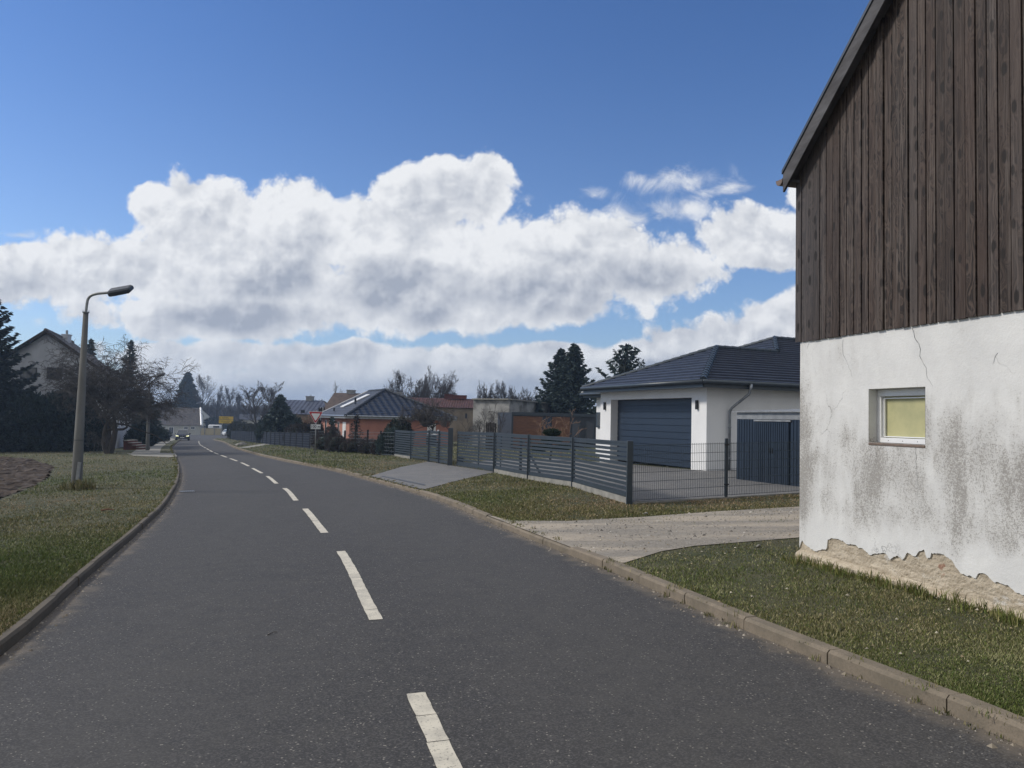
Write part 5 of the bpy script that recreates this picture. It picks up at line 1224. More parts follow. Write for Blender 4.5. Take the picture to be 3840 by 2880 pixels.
def grow(rnd, p, d, L, r, lev, prm, out):
    """random walk branch with children; out = list of (level, p0, p1, r0, r1)"""
    k = prm['k'][min(lev, len(prm['k'])-1)]; p = p.copy(); d = d/np.linalg.norm(d); w = prm['wob'][min(lev, len(prm['wob'])-1)]; tr = prm['trop'][min(lev, len(prm['trop'])-1)]
    pts = [(p.copy(), d.copy(), r)]; rmin = prm['rmin']
    for i in range(k):
        d = d+np.array([rnd.gauss(0, w), rnd.gauss(0, w), rnd.gauss(0, w)])+np.array([0, 0, tr]); d /= np.linalg.norm(d)
        q = p+d*(L/k); rr = max(r*(1-(i+1)/k*prm['tap']), rmin)
        out.append((lev, p.copy(), q.copy(), max(pts[-1][2], rmin), rr)); p = q; pts.append((p.copy(), d.copy(), rr))
    if lev+1 >= prm['levels']: return
    n = prm['n'][min(lev, len(prm['n'])-1)]; lo = prm['from'][min(lev, len(prm['from'])-1)]
    for c in range(n):
        s = lo+(1-lo)*(c+rnd.random())/n; idx = min(int(s*k), k-1); f = s*k-idx
        q = pts[idx][0]*(1-f)+pts[idx+1][0]*f; dd = pts[idx+1][1]; rr = pts[idx][2]
        ax = np.array([rnd.gauss(0, 1) for _ in range(3)]); ax -= dd*(ax@dd); ax /= np.linalg.norm(ax)
        a = math.radians(rnd.gauss(prm['ang'][min(lev, len(prm['ang'])-1)], 9)); nd = dd*math.cos(a)+ax*math.sin(a)
        grow(rnd, q, nd, L*prm['len'][min(lev, len(prm['len'])-1)]*rnd.uniform(.7, 1.2)*(1-prm.get('short', .4)*s), max(rr*prm['rad'], rmin), lev+1, prm, out)
BASEP = dict(levels=5, k=[7, 6, 5, 4, 3], wob=[.05, .12, .16, .2, .2], trop=[.03, .03, .03, .02, .0], tap=.7, n=[9, 6, 5, 4], ang=[45, 42, 42, 45], len=[.6, .6, .55, .5], rad=.6, rmin=.012, **{'from': [.3, .25, .2, .2]})
def bare_tree(name, label, cat, base_, H_, r, seed, group=None, mt='twig', bk='bark', trunks=None, catkin=0, fit=None, **kw):
    prm = dict(BASEP); prm.update(kw); rnd = random.Random(seed); out = []
    b = V3(*base_); t_ = thing(name, label, cat, b, group)
    for (dx_, dy_, dz_, sc, r_) in (trunks or [(0, 0, 1, 1, 1)]): grow(rnd, b-V3(0,0,.15), V3(dx_, dy_, dz_), H_*sc, r*r_, 0, prm, out)
    if fit:
        A = np.array([np.r_[o[1], o[2]] for o in out]); hh = A[:, 5].max()-b[2]; ctr = b[0]+(fit[2] if len(fit) > 2 else 0)
        cx = np.percentile(A[:, 3], [1, 99]); mx_ = cx.mean(); hw = (cx[1]-cx[0])/2; hy = np.percentile(np.abs(A[:, 4]-b[1]), 98); sx_, sy_, sz_ = fit[1]/hw, fit[1]/hy, fit[0]/hh
        for i, o in enumerate(out):
            q = []
            for v in (o[1], o[2]): f_ = min(1, max(0, (v[2]-b[2])/(hh*.5))); X = b[0]+(v[0]-b[0])*sx_ + ((ctr-b[0])-(mx_-b[0])*sx_)*f_; q.append(np.array([X, b[1]+(v[1]-b[1])*sy_, b[2]+(v[2]-b[2])*sz_]))
            out[i] = (o[0], q[0], q[1], o[3], o[4])
    if kw.get('clipz'): out = [o for o in out if o[0] < 2 or min(o[1][2], o[2][2]) > b[2]+kw['clipz']+.25*math.sin(o[1][0]*5)]
    tr = [(*o[1], *o[2], o[3], o[4]) for o in out if o[0] <= prm.get('trunk_lev', 0)]; cr = [(*o[1], *o[2], o[3], o[4]) for o in out if o[0] > prm.get('trunk_lev', 0)]
    prisms('trunk', tr, bk, t_, 7)
    thick = [c for c in cr if c[6] > .03]; thin = [c for c in cr if c[6] <= .03]
    lim = kw.get('limit')
    prisms('crown', cr, mt, t_, 3)
    if catkin:
        ends = np.array([o[2] for o in out if o[0] >= prm['levels']-2]); rs = np.random.RandomState(seed); k = rs.choice(len(ends), min(catkin, len(ends)*3)); c = ends[k]+rs.normal(size=(len(k), 3))*kw.get('cs', .3)
        leafquads('foliage', c, rs, kw.get('cl', .35), kw.get('cl', .35), [(.05, .042, .038), (.035, .032, .03)], t_)
    return t_
def leafquads(name, C, rs, ln, wd, cols, parent, dirs=None, mat_='needle', flat=0.):
    n = len(C); d = rnd_unit(rs, n) if dirs is None else dirs+rnd_unit(rs, n)*.45; d /= np.linalg.norm(d, axis=1)[:, None]
    u = np.cross(d, rnd_unit(rs, n)); u /= np.linalg.norm(u, axis=1)[:, None]+1e-9
    l = (np.asarray(ln)*rs.uniform(.6, 1.3, n))[:, None]; w = (np.asarray(wd)*rs.uniform(.6, 1.3, n))[:, None]
    V = np.stack([C-d*l/2-u*w*.25, C-d*l*.1+u*w/2, C+d*l/2, C-d*l*.1-u*w/2], 1).reshape(-1, 3)
    c = np.array(cols)[rs.randint(0, len(cols), n)]*rs.uniform(.7, 1.3, n)[:, None]
    return fastmesh(name, V, 4, mat_, parent, col=c)
SPR = [(.044, .070, .066), (.034, .056, .054), (.062, .090, .084), (.024, .042, .042)]
def spruce(label, px_, pyb, pyt, Z, Rr, seed, name='spruce', group='conifers', top2=None, cols=SPR, dens=1., h0=.04, droop=-.22, gap=.0, lq=.26, basez=None):
    rnd = random.Random(seed); rs = np.random.RandomState(seed); tp = P(px_, pyt, Z); b = V3(tp[0], Z, gz(tp[0], Z, .05) if basez is None else basez); H_ = tp[2]-b[2]
    t_ = thing(name, label, 'conifer', b, group)
    MB().tube([b-V3(0,0,.2), b+V3(0,0,H_*.5), b+V3(0,0,H_*.98)], [.02*H_, .012*H_, .01], 8).build('trunk', 'bark', t_)
    C, Dv, S = [], [], []
    z = h0*H_; lim = H_*.985
    while z < lim:
        f = z/H_; env = Rr*(1-f)**.85*(1 if f > .12 else .75+f*2)
        nb = max(4, int(8*dens*(1-f*.4))); a0 = rnd.random()*6.28
        for i in range(nb):
            a = a0+i*6.28/nb+rnd.gauss(0, .2); L = env*rnd.uniform(.62, 1.15)+.12; k = max(3, int(L/.28)); 
            p = b+V3(0, 0, z+rnd.gauss(0, .05)); hd = V3(math.cos(a), math.sin(a), 0)
            pts = []
            for j in range(k+1):
                s = j/k; pts.append(p+hd*L*s+V3(0, 0, L*(droop*s+(.30)*s*s*s)+(.25*L*f*1.6*s)))
            for j in range(k): S.append((*pts[j], *pts[j+1], max(.03*(1-j/k), .008), max(.03*(1-(j+1)/k), .006)))
            m_ = int((7+18*L)*dens)
            s = rs.uniform(.12, 1.02, m_)**.8; ii = np.minimum((s*k).astype(int), k-1); P_ = np.array(pts); q = P_[ii]+(P_[ii+1]-P_[ii])*(s*k-ii)[:, None]
            side = V3(-hd[1], hd[0], 0); lat = rs.normal(size=m_)*L*.16*(1.1-s)
            q = q+side*lat[:, None]+V3(0, 0, 1)*(-np.abs(lat)*.25+rs.normal(size=m_)*.05)[:, None]
            dd = np.tile(hd, (m_, 1))*.9+side*np.sign(lat)[:, None]*.55+V3(0, 0, -.12); C.append(q); Dv.append(dd)
        z += (.24+.10*rnd.random())*(1.15-f*.5)/max(dens, .6)*(H_/9)**.5
    k = 40; C.append(np.stack([rs.normal(size=k)*.06+b[0], rs.normal(size=k)*.06+b[1], b[2]+H_*rs.uniform(.9, 1, k)], 1)); Dv.append(np.tile(V3(0, 0, 1), (k, 1)))
    prisms('branches', S, 'bark', t_, 3)
    C = np.concatenate(C); Dv = np.concatenate(Dv)
    leafquads('needles', C, rs, lq*1.35, lq*.55, cols, t_, Dv)
    # dark solid core keeps the crown from being seen through
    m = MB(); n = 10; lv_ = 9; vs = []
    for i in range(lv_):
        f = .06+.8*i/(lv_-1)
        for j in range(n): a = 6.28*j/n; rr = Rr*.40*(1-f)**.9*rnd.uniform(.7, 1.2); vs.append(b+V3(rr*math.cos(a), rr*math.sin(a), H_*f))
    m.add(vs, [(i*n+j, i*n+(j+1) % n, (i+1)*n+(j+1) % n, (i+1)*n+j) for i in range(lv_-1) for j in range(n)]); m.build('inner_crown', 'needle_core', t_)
    return t_
def hedge_mass(name, label, cat, blobs_, n, cols, seed, lq=.18, wq=.09, core=.82, group=None, floor=None, corem='needle_core', mat_='needle'):
    """clipped or lumpy evergreen: leaf faces over a hull of ellipsoids (cx, cy, cz, rx, ry, rz)"""
    rs = np.random.RandomState(seed); B = np.array(blobs_); a = B[:, 3]*B[:, 5]; k = rs.choice(len(B), n, p=a/a.sum()); u = rnd_unit(rs, n)
    fl_ = 1+.10*np.sin(u[:, 0]*9+k)*np.sin(u[:, 2]*8+k*2)+.06*rs.normal(size=n)
    C = B[k, :3]+u*B[k, 3:]*fl_[:, None]; z0 = gz(C[:, 0], C[:, 1], .08); ok = C[:, 2] > z0
    for j in range(len(B)):
        q = (C-B[j, :3])/(B[j, 3:]*.9); ok &= ~((q**2).sum(1) < 1) | (k == j)
    c0 = B[:, :3].mean(0); t_ = thing(name, label, cat, V3(c0[0], c0[1], gz(c0[0], c0[1], 0)), group)
    leafquads('foliage', C[ok], rs, lq, wq, cols, t_, u[ok]*.6+V3(0, 0, .5), mat_)
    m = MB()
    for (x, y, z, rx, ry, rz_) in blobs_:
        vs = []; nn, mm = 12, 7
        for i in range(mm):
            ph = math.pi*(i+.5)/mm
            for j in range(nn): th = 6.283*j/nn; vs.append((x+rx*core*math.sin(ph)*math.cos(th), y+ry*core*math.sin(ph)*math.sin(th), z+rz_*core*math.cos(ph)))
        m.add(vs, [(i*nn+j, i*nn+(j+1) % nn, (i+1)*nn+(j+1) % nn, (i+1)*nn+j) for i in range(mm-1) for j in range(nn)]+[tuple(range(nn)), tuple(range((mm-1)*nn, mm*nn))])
    m.build('inner_hull', corem, t_); return t_  # dark solid hulls behind the leaf faces, block the view through
def twig_bush(name, label, cat, spots, H_, n, seed, mt='twig', group=None, spread=.5, r=.012, levels=3):
    rnd = random.Random(seed); out = []; c = np.mean(np.array(spots), 0); t_ = thing(name, label, cat, V3(c[0], c[1], gz(c[0], c[1], .09)), group)
    prm = dict(BASEP); prm.update(levels=levels, k=[5, 4, 3], wob=[.12, .18, .2], trop=[.04, .02, 0], n=[5, 4, 3], ang=[35, 40, 40], len=[.55, .5], rmin=r*.7)
    for (x, y) in spots:
        for i in range(n):
            a = rnd.random()*6.28; s = rnd.random()*spread; grow(rnd, V3(x+.25*math.cos(a)*rnd.random(), y+.25*math.sin(a)*rnd.random(), gz(x, y, .05)), V3(math.cos(a)*s, math.sin(a)*s, 1), H_*rnd.uniform(.6, 1.1), r, 0, prm, out)
    prisms('stems', [(*o[1], *o[2], o[3], o[4]) for o in out if o[0] == 0], mt, t_, 4); prisms('twigs', [(*o[1], *o[2], o[3], o[4]) for o in out if o[0] > 0], mt, t_, 3); return t_

# --- left side
FT = G(408, 1700, .1)
bare_tree('fruit_tree', 'gnarled bare fruit tree with two leaning trunks and drooping twigs before the old house', 'tree', FT, 4.2, .25, 24, None, 'twig', 'bark',
          [(-.16, .1, 1, .9, .95), (.36, -.15, 1, .95, .95), (.02, .35, 1, .9, .7)], fit=(8.3, 4.1, .15), clipz=2.2, levels=5, k=[7, 8, 7, 5, 4], wob=[.10, .20, .24, .26, .28], trop=[.03, .02, .0, -.06, -.12], n=[8, 9, 8, 6], ang=[58, 46, 46, 45], len=[.95, .60, .50, .45], rad=.56, rmin=.011, trunk_lev=1, short=.15, **{'from': [.42, .2, .15, .1]})
sp = [(-28.2, 50.9), (-27.6, 51.3), (-28.9, 51.5), (-27.2, 50.7)]
twig_bush('sucker_shoots', 'thicket of thin shoots round the foot of the bare fruit tree', 'shrub', sp[:2], 1.5, 5, 5, 'twig', spread=.35)
def hb(px_, pyt, Z, rx, ry=None):
    t_ = P(px_, pyt, Z); zb = gz(t_[0], Z, 0); h = (t_[2]-zb); return (t_[0], Z, zb+h*.46, rx, ry or rx, h*.56)
THU = [(.016, .030, .030), (.011, .022, .024), (.024, .040, .036)]
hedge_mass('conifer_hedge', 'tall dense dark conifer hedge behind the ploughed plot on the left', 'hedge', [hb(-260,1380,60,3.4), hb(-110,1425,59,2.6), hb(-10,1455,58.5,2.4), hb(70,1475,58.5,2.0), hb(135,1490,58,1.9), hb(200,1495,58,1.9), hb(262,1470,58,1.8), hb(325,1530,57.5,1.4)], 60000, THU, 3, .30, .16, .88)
spruce('very tall dark spruce cut off by the left edge of the view', -75, 1690, 1020, 57, 5.6, 5, dens=1.2, lq=.34, cols=[(.018,.030,.032), (.012,.022,.026), (.028,.044,.044)])
spruce('dark spruce rising behind the bare fruit tree', 492, 1640, 1275, 86, 2.6, 6, dens=.8, lq=.34)
spruce('spruce just right of the tall street lamp behind the roof', 342, 1640, 1272, 92, 2.6, 7, lq=.34)
spruce('low broad spruce next to the distant street lamp', 556, 1640, 1470, 84, 2.2, 8, lq=.34)
hedge_mass('round_shrub', 'dark round shrub beside the sidewalk on the left', 'shrub', [hb(590,1606,98,1.6), hb(575,1612,97,1.2)], 4000, THU, 9, .2, .1)
hedge_mass('entrance_shrub', 'dark clipped shrub behind the entrance steps', 'shrub', [hb(525,1596,68,.9), hb(505,1615,67,.8), hb(545,1604,72,1.0)], 6000, THU, 10, .2, .1)
# --- far group
spruce('broad dark spruce standing behind the low mossy house', 706, 1620, 1396, 228, 6.3, 11, dens=1.1, lq=.9)
for i, (a, b, Z, s, hw, lab) in enumerate([(772,1404,226,31,3.1,'tall bare tree full of seed clusters next to the dark spruce'), (815,1440,230,32,2.3,'shorter bare tree full of seed clusters beside the tallest one'), (868,1448,228,33,2.7,'bare seed cluster tree above the yellow direction sign'), (897,1470,234,37,1.8,'slim bare seed cluster tree right above the yellow sign'), (645,1462,230,38,3.,'bare tree between the distant lamp and the dark spruce')]):
    tp = P(a, b, Z); bs = V3(tp[0], Z, gz(tp[0], Z, 0)); H_ = tp[2]-bs[2]; bare_tree('bare_tree', lab, 'tree', bs, H_*.8, .25, s, 'bare trees beyond the junction', 'twig_far', 'bark', fit=(H_, hw), levels=4, wob=[.02, .05, .08, .10], trop=[.04, .12, .12, .10], n=[18, 9, 6], ang=[34, 30, 34], len=[.45, .5, .5], rmin=.020, catkin=900, cs=.3, cl=.22)
for i, (a, b, Z, s, hw, lab) in enumerate([(975,1424,118,41,3.1,'large bare tree with spreading branches behind the hedge'), (1032,1428,124,42,2.2,'bare tree behind the garden conifer, upright branches')]):
    tp = P(a, b, Z); bs = V3(tp[0], Z, gz(tp[0], Z, 0)); H_ = tp[2]-bs[2]; bare_tree('bare_tree', lab, 'tree', bs, H_*.75, .22, s, 'bare trees behind the hedge', 'twig_far', 'bark_grey', fit=(H_, hw), levels=5, wob=[.02, .05, .07, .09, .12], trop=[.03, .06, .08, .08, .05], n=[13, 8, 6, 4], ang=[36, 32, 34, 36], len=[.66, .55, .5, .5], rmin=.017, **{'from': [.20, .2, .2, .2]})
rs = np.random.RandomState(77)
def woodland(label, x0, x1, yt, Z, n, hvar, seed, sz=1.2):
    rs = np.random.RandomState(seed); X0, X1 = P(x0, 1500, Z)[0], P(x1, 1500, Z)[0]; top = P((x0+x1)/2, yt, Z)[2]
    x = rs.uniform(X0, X1, n); y = Z+rs.uniform(0, 14, n); g_ = gz(x, y); env = (top-g_)*(1-.13*hvar+.16*hvar*vnoise(x, x*0, .12, seed)+.08*vnoise(x, x*0, .5, seed+1)); z = g_+env*rs.uniform(0, 1, n)**.7
    C = np.stack([x, y, z], 1); V = leafquads('woodland', C, rs, sz*1.6, sz*.45, [(.075, .062, .060), (.055, .047, .047), (.10, .085, .08), (.045, .04, .042)], None, np.tile(V3(0, 0, 1.), (n, 1)))
    tag(V, label, 'wood', kind='stuff')
woodland('brownish leafless wood filling the skyline behind the far junction', 560, 1180, 1532, 262, 26000, 1, 1, 2.)
woodland('far leafless wood low on the skyline behind the houses', -900, 5200, 1548, 420, 30000, 1, 2, 4.)
hedge_mass('evergreen_thicket', 'dark evergreen thicket behind the caravan and cream gate', 'shrubs', [hb(785,1572,214,4), hb(815,1568,216,4.4), hb(850,1575,214,4)], 5000, THU, 12, .6, .3)
hg = []
for px_ in range(880, 1010, 12): hg.append(hb(px_, 1590+(px_-880)*.02, 120-(px_-880)*.06, 1.2, 1.0))
hedge_mass('clipped_hedge', 'long clipped dark hedge behind the privacy strip fence', 'hedge', hg+[hb(905,1579,122,1.5), hb(884,1583,124,1.3)], 14000, [(.022,.030,.024), (.015,.022,.018), (.035,.040,.03)], 13, .22, .12)
# --- right side
spruce('bushy dark conifer in the garden beside the privacy fence', 1052, 1625, 1484, 82, 2.2, 14, dens=1.3, lq=.30, droop=-.1)
hedge_mass('bushy_conifer', 'wide dark juniper below the garden conifer', 'shrub', [hb(1030,1560,83,1.7), hb(1080,1556,83,1.6), hb(1052,1535,83.5,1.5), hb(1005,1590,84,1.2)], 14000, SPR, 15, .3, .14)
HB = [(.050,.034,.034), (.034,.026,.028), (.062,.046,.040), (.026,.030,.026)]
hg = []
for px_ in range(1105, 1230, 13): hg.append(hb(px_, 1592, 70, .95, .8))
hedge_mass('garden_hedge', 'brownish garden hedge behind the yield sign', 'hedge', hg, 12000, HB, 16, .2, .07)
for i, (a, yt, Z, rx) in enumerate([(1262,1630,51.5,.7), (1245,1600,54,.5), (1330,1648,49.5,.7), (1390,1650,47.5,.7), (1430,1655,46,.6), (1365,1645,50,.6), (1300,1650,51,.7), (1215,1628,56.5,.8)]):
    hedge_mass('leafless_bush', ['low brown bush left of the small spiky conifer', 'small bush in front of the bungalow windows', 'brown bush below the bare orange wall', 'brown bush near the end of the brown posts', 'dusky bush next to the slat fence', 'round brown bush with pale stick', 'low bush by the bungalow door', 'brown bush just right of the yield sign'][i], 'shrub', [hb(a, yt, Z, rx), hb(a+14, yt+10, Z+.2, rx*.8)], 3500, HB, 30+i, .16, .03, .78, 'bushes behind the wire fence')
spruce('small spiky conifer in front of the bungalow windows', 1246, 1640, 1567, 55.5, .8, 17, 'young_conifer', 'young conifers before the bungalow', dens=.8, lq=.15)
spruce('slender reddish young conifer before the orange front wall', 1337, 1640, 1562, 51, .62, 18, 'young_conifer', 'young conifers before the bungalow', dens=.8, lq=.13, cols=[(.06,.04,.035), (.04,.035,.03), (.025,.03,.026)])
hedge_mass('thuja', 'rounded green thuja left of the slat fence end', 'shrub', [hb(1500,1574,47,.85, .8), hb(1488,1600,46,.7)], 8000, [(.030,.042,.034), (.022,.032,.028), (.045,.055,.045)], 19, .16, .07)
hedge_mass('thuja', 'lower dark thuja pressed against the slat fence post', 'shrub', [hb(1468,1612,45,.65), hb(1450,1630,45.5,.6)], 6000, SPR, 20, .16, .07)
ub = P(1606, 1700, 47.); ub[2] = gz(ub[0], ub[1], .1)
bare_tree('weeping_tree', 'dense umbrella shaped bare tree with drooping twigs in front of the bungalow', 'tree', ub, 2.3, .11, 51, None, 'twig', 'bark', fit=(3.8, 1.6), clipz=1.9, levels=5, k=[4, 7, 6, 5, 4], wob=[.04, .14, .2, .24, .24], trop=[.0, -.03, -.10, -.22, -.25], n=[14, 11, 8, 5], ang=[62, 45, 45, 42], len=[1.05, .60, .5, .5], rad=.6, rmin=.008, short=.0, **{'from': [.78, .12, .1, .1]})
for i, (a, b, Z, s, hw, lab) in enumerate([(1510,1380,104,61,2.5,'big round crowned bare tree behind the bungalow roof'), (1572,1396,106,64,1.9,'bare tree joined to the big round crown behind the bungalow'), (1650,1372,100,62,2.2,'tall bare tree behind the umbrella shaped tree'), (1296,1427,118,63,1.9,'small bare tree above the brown roof'), (1180,1478,122,65,1.9,'faint bare treetop behind the ribbed roof'), (1838,1424,112,66,1.8,'round bare tree left behind the masonry block'), (1902,1424,113,67,1.9,'round bare tree right behind the masonry block'), (1985,1448,108,68,1.3,'small bare tree left of the double spruce'), (2026,1458,104,69,1.2,'bare treetop touching the double spruce')]):
    tp = P(a, b, Z); bs = V3(tp[0], Z, gz(tp[0], Z, 0)); H_ = tp[2]-bs[2]
    bare_tree('bare_tree', lab, 'tree', bs, H_*.6, .024*H_, s, 'bare trees behind the houses', 'twig_far', 'bark_grey', fit=(H_, hw), levels=5, k=[5, 6, 5, 4, 3], wob=[.05, .13, .15, .17, .2], trop=[.02, -.01, .0, .01, .0], n=[11, 9, 8, 6], ang=[48, 42, 42, 42], len=[.85, .58, .52, .5], rmin=.013, short=.2, **{'from': [.45, .2, .2, .2]})
spruce('tall blue green double topped spruce, its left top', 2105, 1600, 1310, 76, 3.9, 71, dens=1.15, lq=.34)
spruce('tall blue green double topped spruce, its right top', 2155, 1600, 1290, 74, 3.8, 72, dens=1.2, lq=.34)
spruce('small spruce at the foot of the double topped spruce', 2018, 1600, 1502, 70, 1.3, 73, lq=.26)
spruce('ragged open spruce rising behind the garage roof', 2350, 1600, 1296, 66, 5.4, 74, dens=.62, lq=.40, droop=-.02)
# cloud pruned pine, bare shrubs in the garden
pb = P(2062, 1712, 36.); pb[2] = gz(pb[0], pb[1], .1)
t_ = hedge_mass('cloud_pine', 'cloud pruned dark green pine on the lawn behind the slat fence', 'shrub', [hb(2070,1607,36,.01)[:2]+(P(2070,1622,36)[2], .40, .38, .17), hb(2070,1607,36,.01)[:2]+(P(2070,1650,36)[2], .50, .45, .15), P(2040,1675,36)[:2].tolist().__class__(P(2040,1675,36)[:2])+[P(2040,1675,36)[2], .46, .42, .13] if False else (P(2038,1676,36)[0], 36, P(2038,1676,36)[2], .48, .42, .13), (P(2108,1678,36)[0], 36, P(2108,1678,36)[2], .42, .4, .13), (P(2020,1688,36)[0], 36, P(2020,1688,36)[2], .3, .35, .10)], 9000, [(.022,.040,.022), (.015,.030,.018), (.032,.052,.028)], 81, .09, .03, .85)
MB().tube([pb-V3(0,0,.1), pb+V3(.05,0,.35), P(2070,1650,36), P(2070,1622,36)], [.07,.05,.04,.03], 6).build('trunk', 'bark', t_)
for k, (a, yt, Z, lab) in enumerate([(2030,1558,42,'bare shrub with reddish twigs left before the larch panels'), (2105,1556,41,'bare shrub with pale reddish twigs right before the larch panels')]):
    g = P(a, 1700, Z); hh = P(a, yt, Z)[2]-gz(g[0], Z, .1); twig_bush('bare_shrub', lab, 'shrub', [(g[0], Z)], hh*.95, 5, 90+k, 'twig_orange', 'bare shrubs before the cabin', .55, .014)
for k, (a, yt, Z, lab) in enumerate([(1800,1560,54,'bare garden shrub before the masonry block, left one'), (1845,1552,55,'bare garden shrub touching the dark cabin end'), (1745,1590,56,'low bare shrub right of the bungalow wall')]):
    g = P(a, 1700, Z); hh = P(a, yt, Z)[2]-gz(g[0], Z, .1); twig_bush('bare_shrub', lab, 'shrub', [(g[0], Z)], hh, 8, 95+k, 'twig_far', 'bare shrubs before the masonry block', .5, .014)
m = MB(); a = P(1822, 1612, 53); bq = P(1862, 1613, 53)
df = thing('board_fence', 'short dark board fence at the left end of the cabin', 'fence', V3(a[0], 53, gz(a[0], 53, .1)))
for k in range(6): x_ = a[0]+(bq[0]-a[0])*k/6; MB().box((x_, 53, gz(x_, 53, .1)), (x_+.11, 53.04, P(1822, 1583+(k % 2)*3, 53)[2])).build('board', 'timber_dark', df)
# twigs against the ribbed-roof house
tb = [(P(x_, 1600, 90)[0], 90.) for x_ in range(1098, 1200, 17)]; twig_bush('wild_shrubs', 'tangled bare reddish shrubs below the ribbed roof', 'shrubs', tb, 2.8, 6, 97, 'twig_orange', spread=.5, r=.03)

# ------------------------------------------------------------------ grass
GCOL = np.array([(.118, .138, .034), (.145, .148, .044), (.086, .114, .030), (.175, .162, .064), (.28, .245, .125), (.36, .31, .18)])
lvp = lv + [(-120, 146), (-500, 170), (-500, -8)]; rvp = rv + [(-47, 133), (-53, 150), (-20, 156), (500, 170), (500, -8)]
bx = [tuple((BC+BX*a+BY*b)[:2]) for a, b in ((-.02, -.09), (9.2, -.09), (9.2, 11), (-.02, 11))]
houses = [[tuple(hl(a, b, 0)[:2]) for a, b in ((0, 0), (FW, 0), (FW, 16), (0, 16))]]
hardl = [drive, yard, pathp]; hardr = hardl+[bx]+houses
kb = rv   # kerb line right
def blades(label, poly, excl, n, seed, x0, x1, y0, y1, hmul=1., straw=.2, cmul=1., rowh=1., rough_excl=None):
    rs = np.random.RandomState(seed); px_ = rs.uniform(x0, x1, n); py_ = y0+(y1-y0)*rs.uniform(0, 1, n)**.8
    d = R3 @ np.stack([(px_-1920)/F, -(py_-1440)/F, -np.ones(n)]); t_ = (HC-.09)/(GA*d[1]+GB*d[0]-d[2]); X, Y = d[0]*t_, d[1]*t_
    ok = (t_ > 0) & (Y > 1.5) & (Y < 140); X, Y = X[ok], Y[ok]; ok = inpoly(X, Y, poly)
    for e in excl: ok &= ~inpoly(X, Y, e)
    X, Y = X[ok], Y[ok]
    if rough_excl is not None:
        wob = .28*vnoise(X, Y, 4., 3); ok = ~inpoly(X+wob, Y+wob*.7, rough_excl) | (rs.uniform(0, 1, len(X)) < .035); X, Y = X[ok], Y[ok]
    cl_ = vnoise(X, Y, 1.6, seed+5); c2 = vnoise(X, Y, 6., seed+6)
    c3 = vnoise(X, Y, .55, seed+9); keep = rs.uniform(0, 1, len(X)) < .74+.35*c2+.35*c3; X, Y, cl_, c2, c3 = X[keep], Y[keep], cl_[keep], c2[keep], c3[keep]; n = len(X)
    Z = gz(X, Y, .086); h = (.015+.0007*Y)*rs.uniform(.5, 1.5, n)*(1+.6*cl_+.5*c2+.4*c3)*hmul; w = (.0032+.0008*Y)*rs.uniform(.7, 1.3, n)
    a = rs.uniform(0, 6.28, n); lean = rs.uniform(.1, 1.0, n)*h; b_ = rs.uniform(0, 6.28, n)
    base_ = np.stack([X, Y, Z], 1); s = np.stack([np.cos(a)*w/2, np.sin(a)*w/2, np.zeros(n)], 1); tip = base_+np.stack([np.cos(b_)*lean, np.sin(b_)*lean, h], 1)
    V = np.stack([base_-s, base_+s, tip], 1).reshape(-1, 3)
    pr = rs.uniform(0, 1, n)+.25*cl_; ci = np.clip((pr*4).astype(int), 0, 3); st = rs.uniform(0, 1, n) < straw*(1.15-1.6*cl_+.9*c2-1.5*c3); ci[st] = rs.randint(4, 6, st.sum())
    c = GCOL[ci]*rs.uniform(.55, 1.25, n)[:, None]*cmul*(1-.12*cl_)[:, None]*(V3(1, 1, 1)+c3[:, None]*V3(-.35, .02, -.3))
    o = fastmesh('grass', V, 3, 'blade', None, col=c); tag(o, label, 'grass', kind='stuff'); return o
soilx = [tuple(p) for p in soilp]
blades('short patchy grass on the verge left of the road', lvp, [soilx, walk, cross], 360000, 1, -500, 720, 1690, 2700, 1.1, .30)
blades('short worn grass between the right kerb and the barn', rvp, [track, bx, yard, drive], 380000, 2, 2200, 4300, 2000, 3100, .95, .34)
blades('coarse grass bank between the kerb and the fences', rvp, hardr, 300000, 3, 780, 3050, 1640, 1965, 1.25, .22, 1., rough_excl=track)
# taller tufts along the barn wall, lamp foot and kerbs
def tufts(label, pts, seed, h, nb, straw=.1, cm=1.):
    rs = np.random.RandomState(seed); P_ = np.array(pts); k = np.repeat(np.arange(len(P_)), nb); n = len(k); X = P_[k, 0]+rs.normal(size=n)*.035; Y = P_[k, 1]+rs.normal(size=n)*.035; Z = gz(X, Y, P_[k, 2] if P_.shape[1] > 2 else .085)
    hh = h*rs.uniform(.4, 1.2, n)*np.repeat(rs.uniform(.5, 1.3, len(P_)), nb); w = (.004+.0006*Y)*rs.uniform(.7, 1.3, n); a = rs.uniform(0, 6.28, n); b_ = rs.uniform(0, 6.28, n); ln = rs.uniform(.1, .6, n)*hh
    bs = np.stack([X, Y, Z], 1); s = np.stack([np.cos(a)*w/2, np.sin(a)*w/2, 0*a], 1); mid_ = bs+np.stack([np.cos(b_)*ln*.35, np.sin(b_)*ln*.35, hh*.6], 1); tip = bs+np.stack([np.cos(b_)*ln, np.sin(b_)*ln, hh], 1)
    V = np.stack([bs-s, bs+s, mid_+s*.7, tip, mid_-s*.7], 1).reshape(-1, 3); ci = rs.randint(0, 4, n); ci[rs.uniform(0, 1, n) < straw] = 4
    tag(fastmesh('grass_tufts', V, 5, 'blade', None, col=GCOL[ci]*cm*rs.uniform(.7, 1.3, n)[:, None]), label, 'grass', kind='stuff')
rs = np.random.RandomState(12)
tl = []
for i in range(150): u_ = rs.uniform(0, 9); tl.append(tuple((BC+BX*u_-BY*(.12+abs(rs.normal())*.10))[:2]))
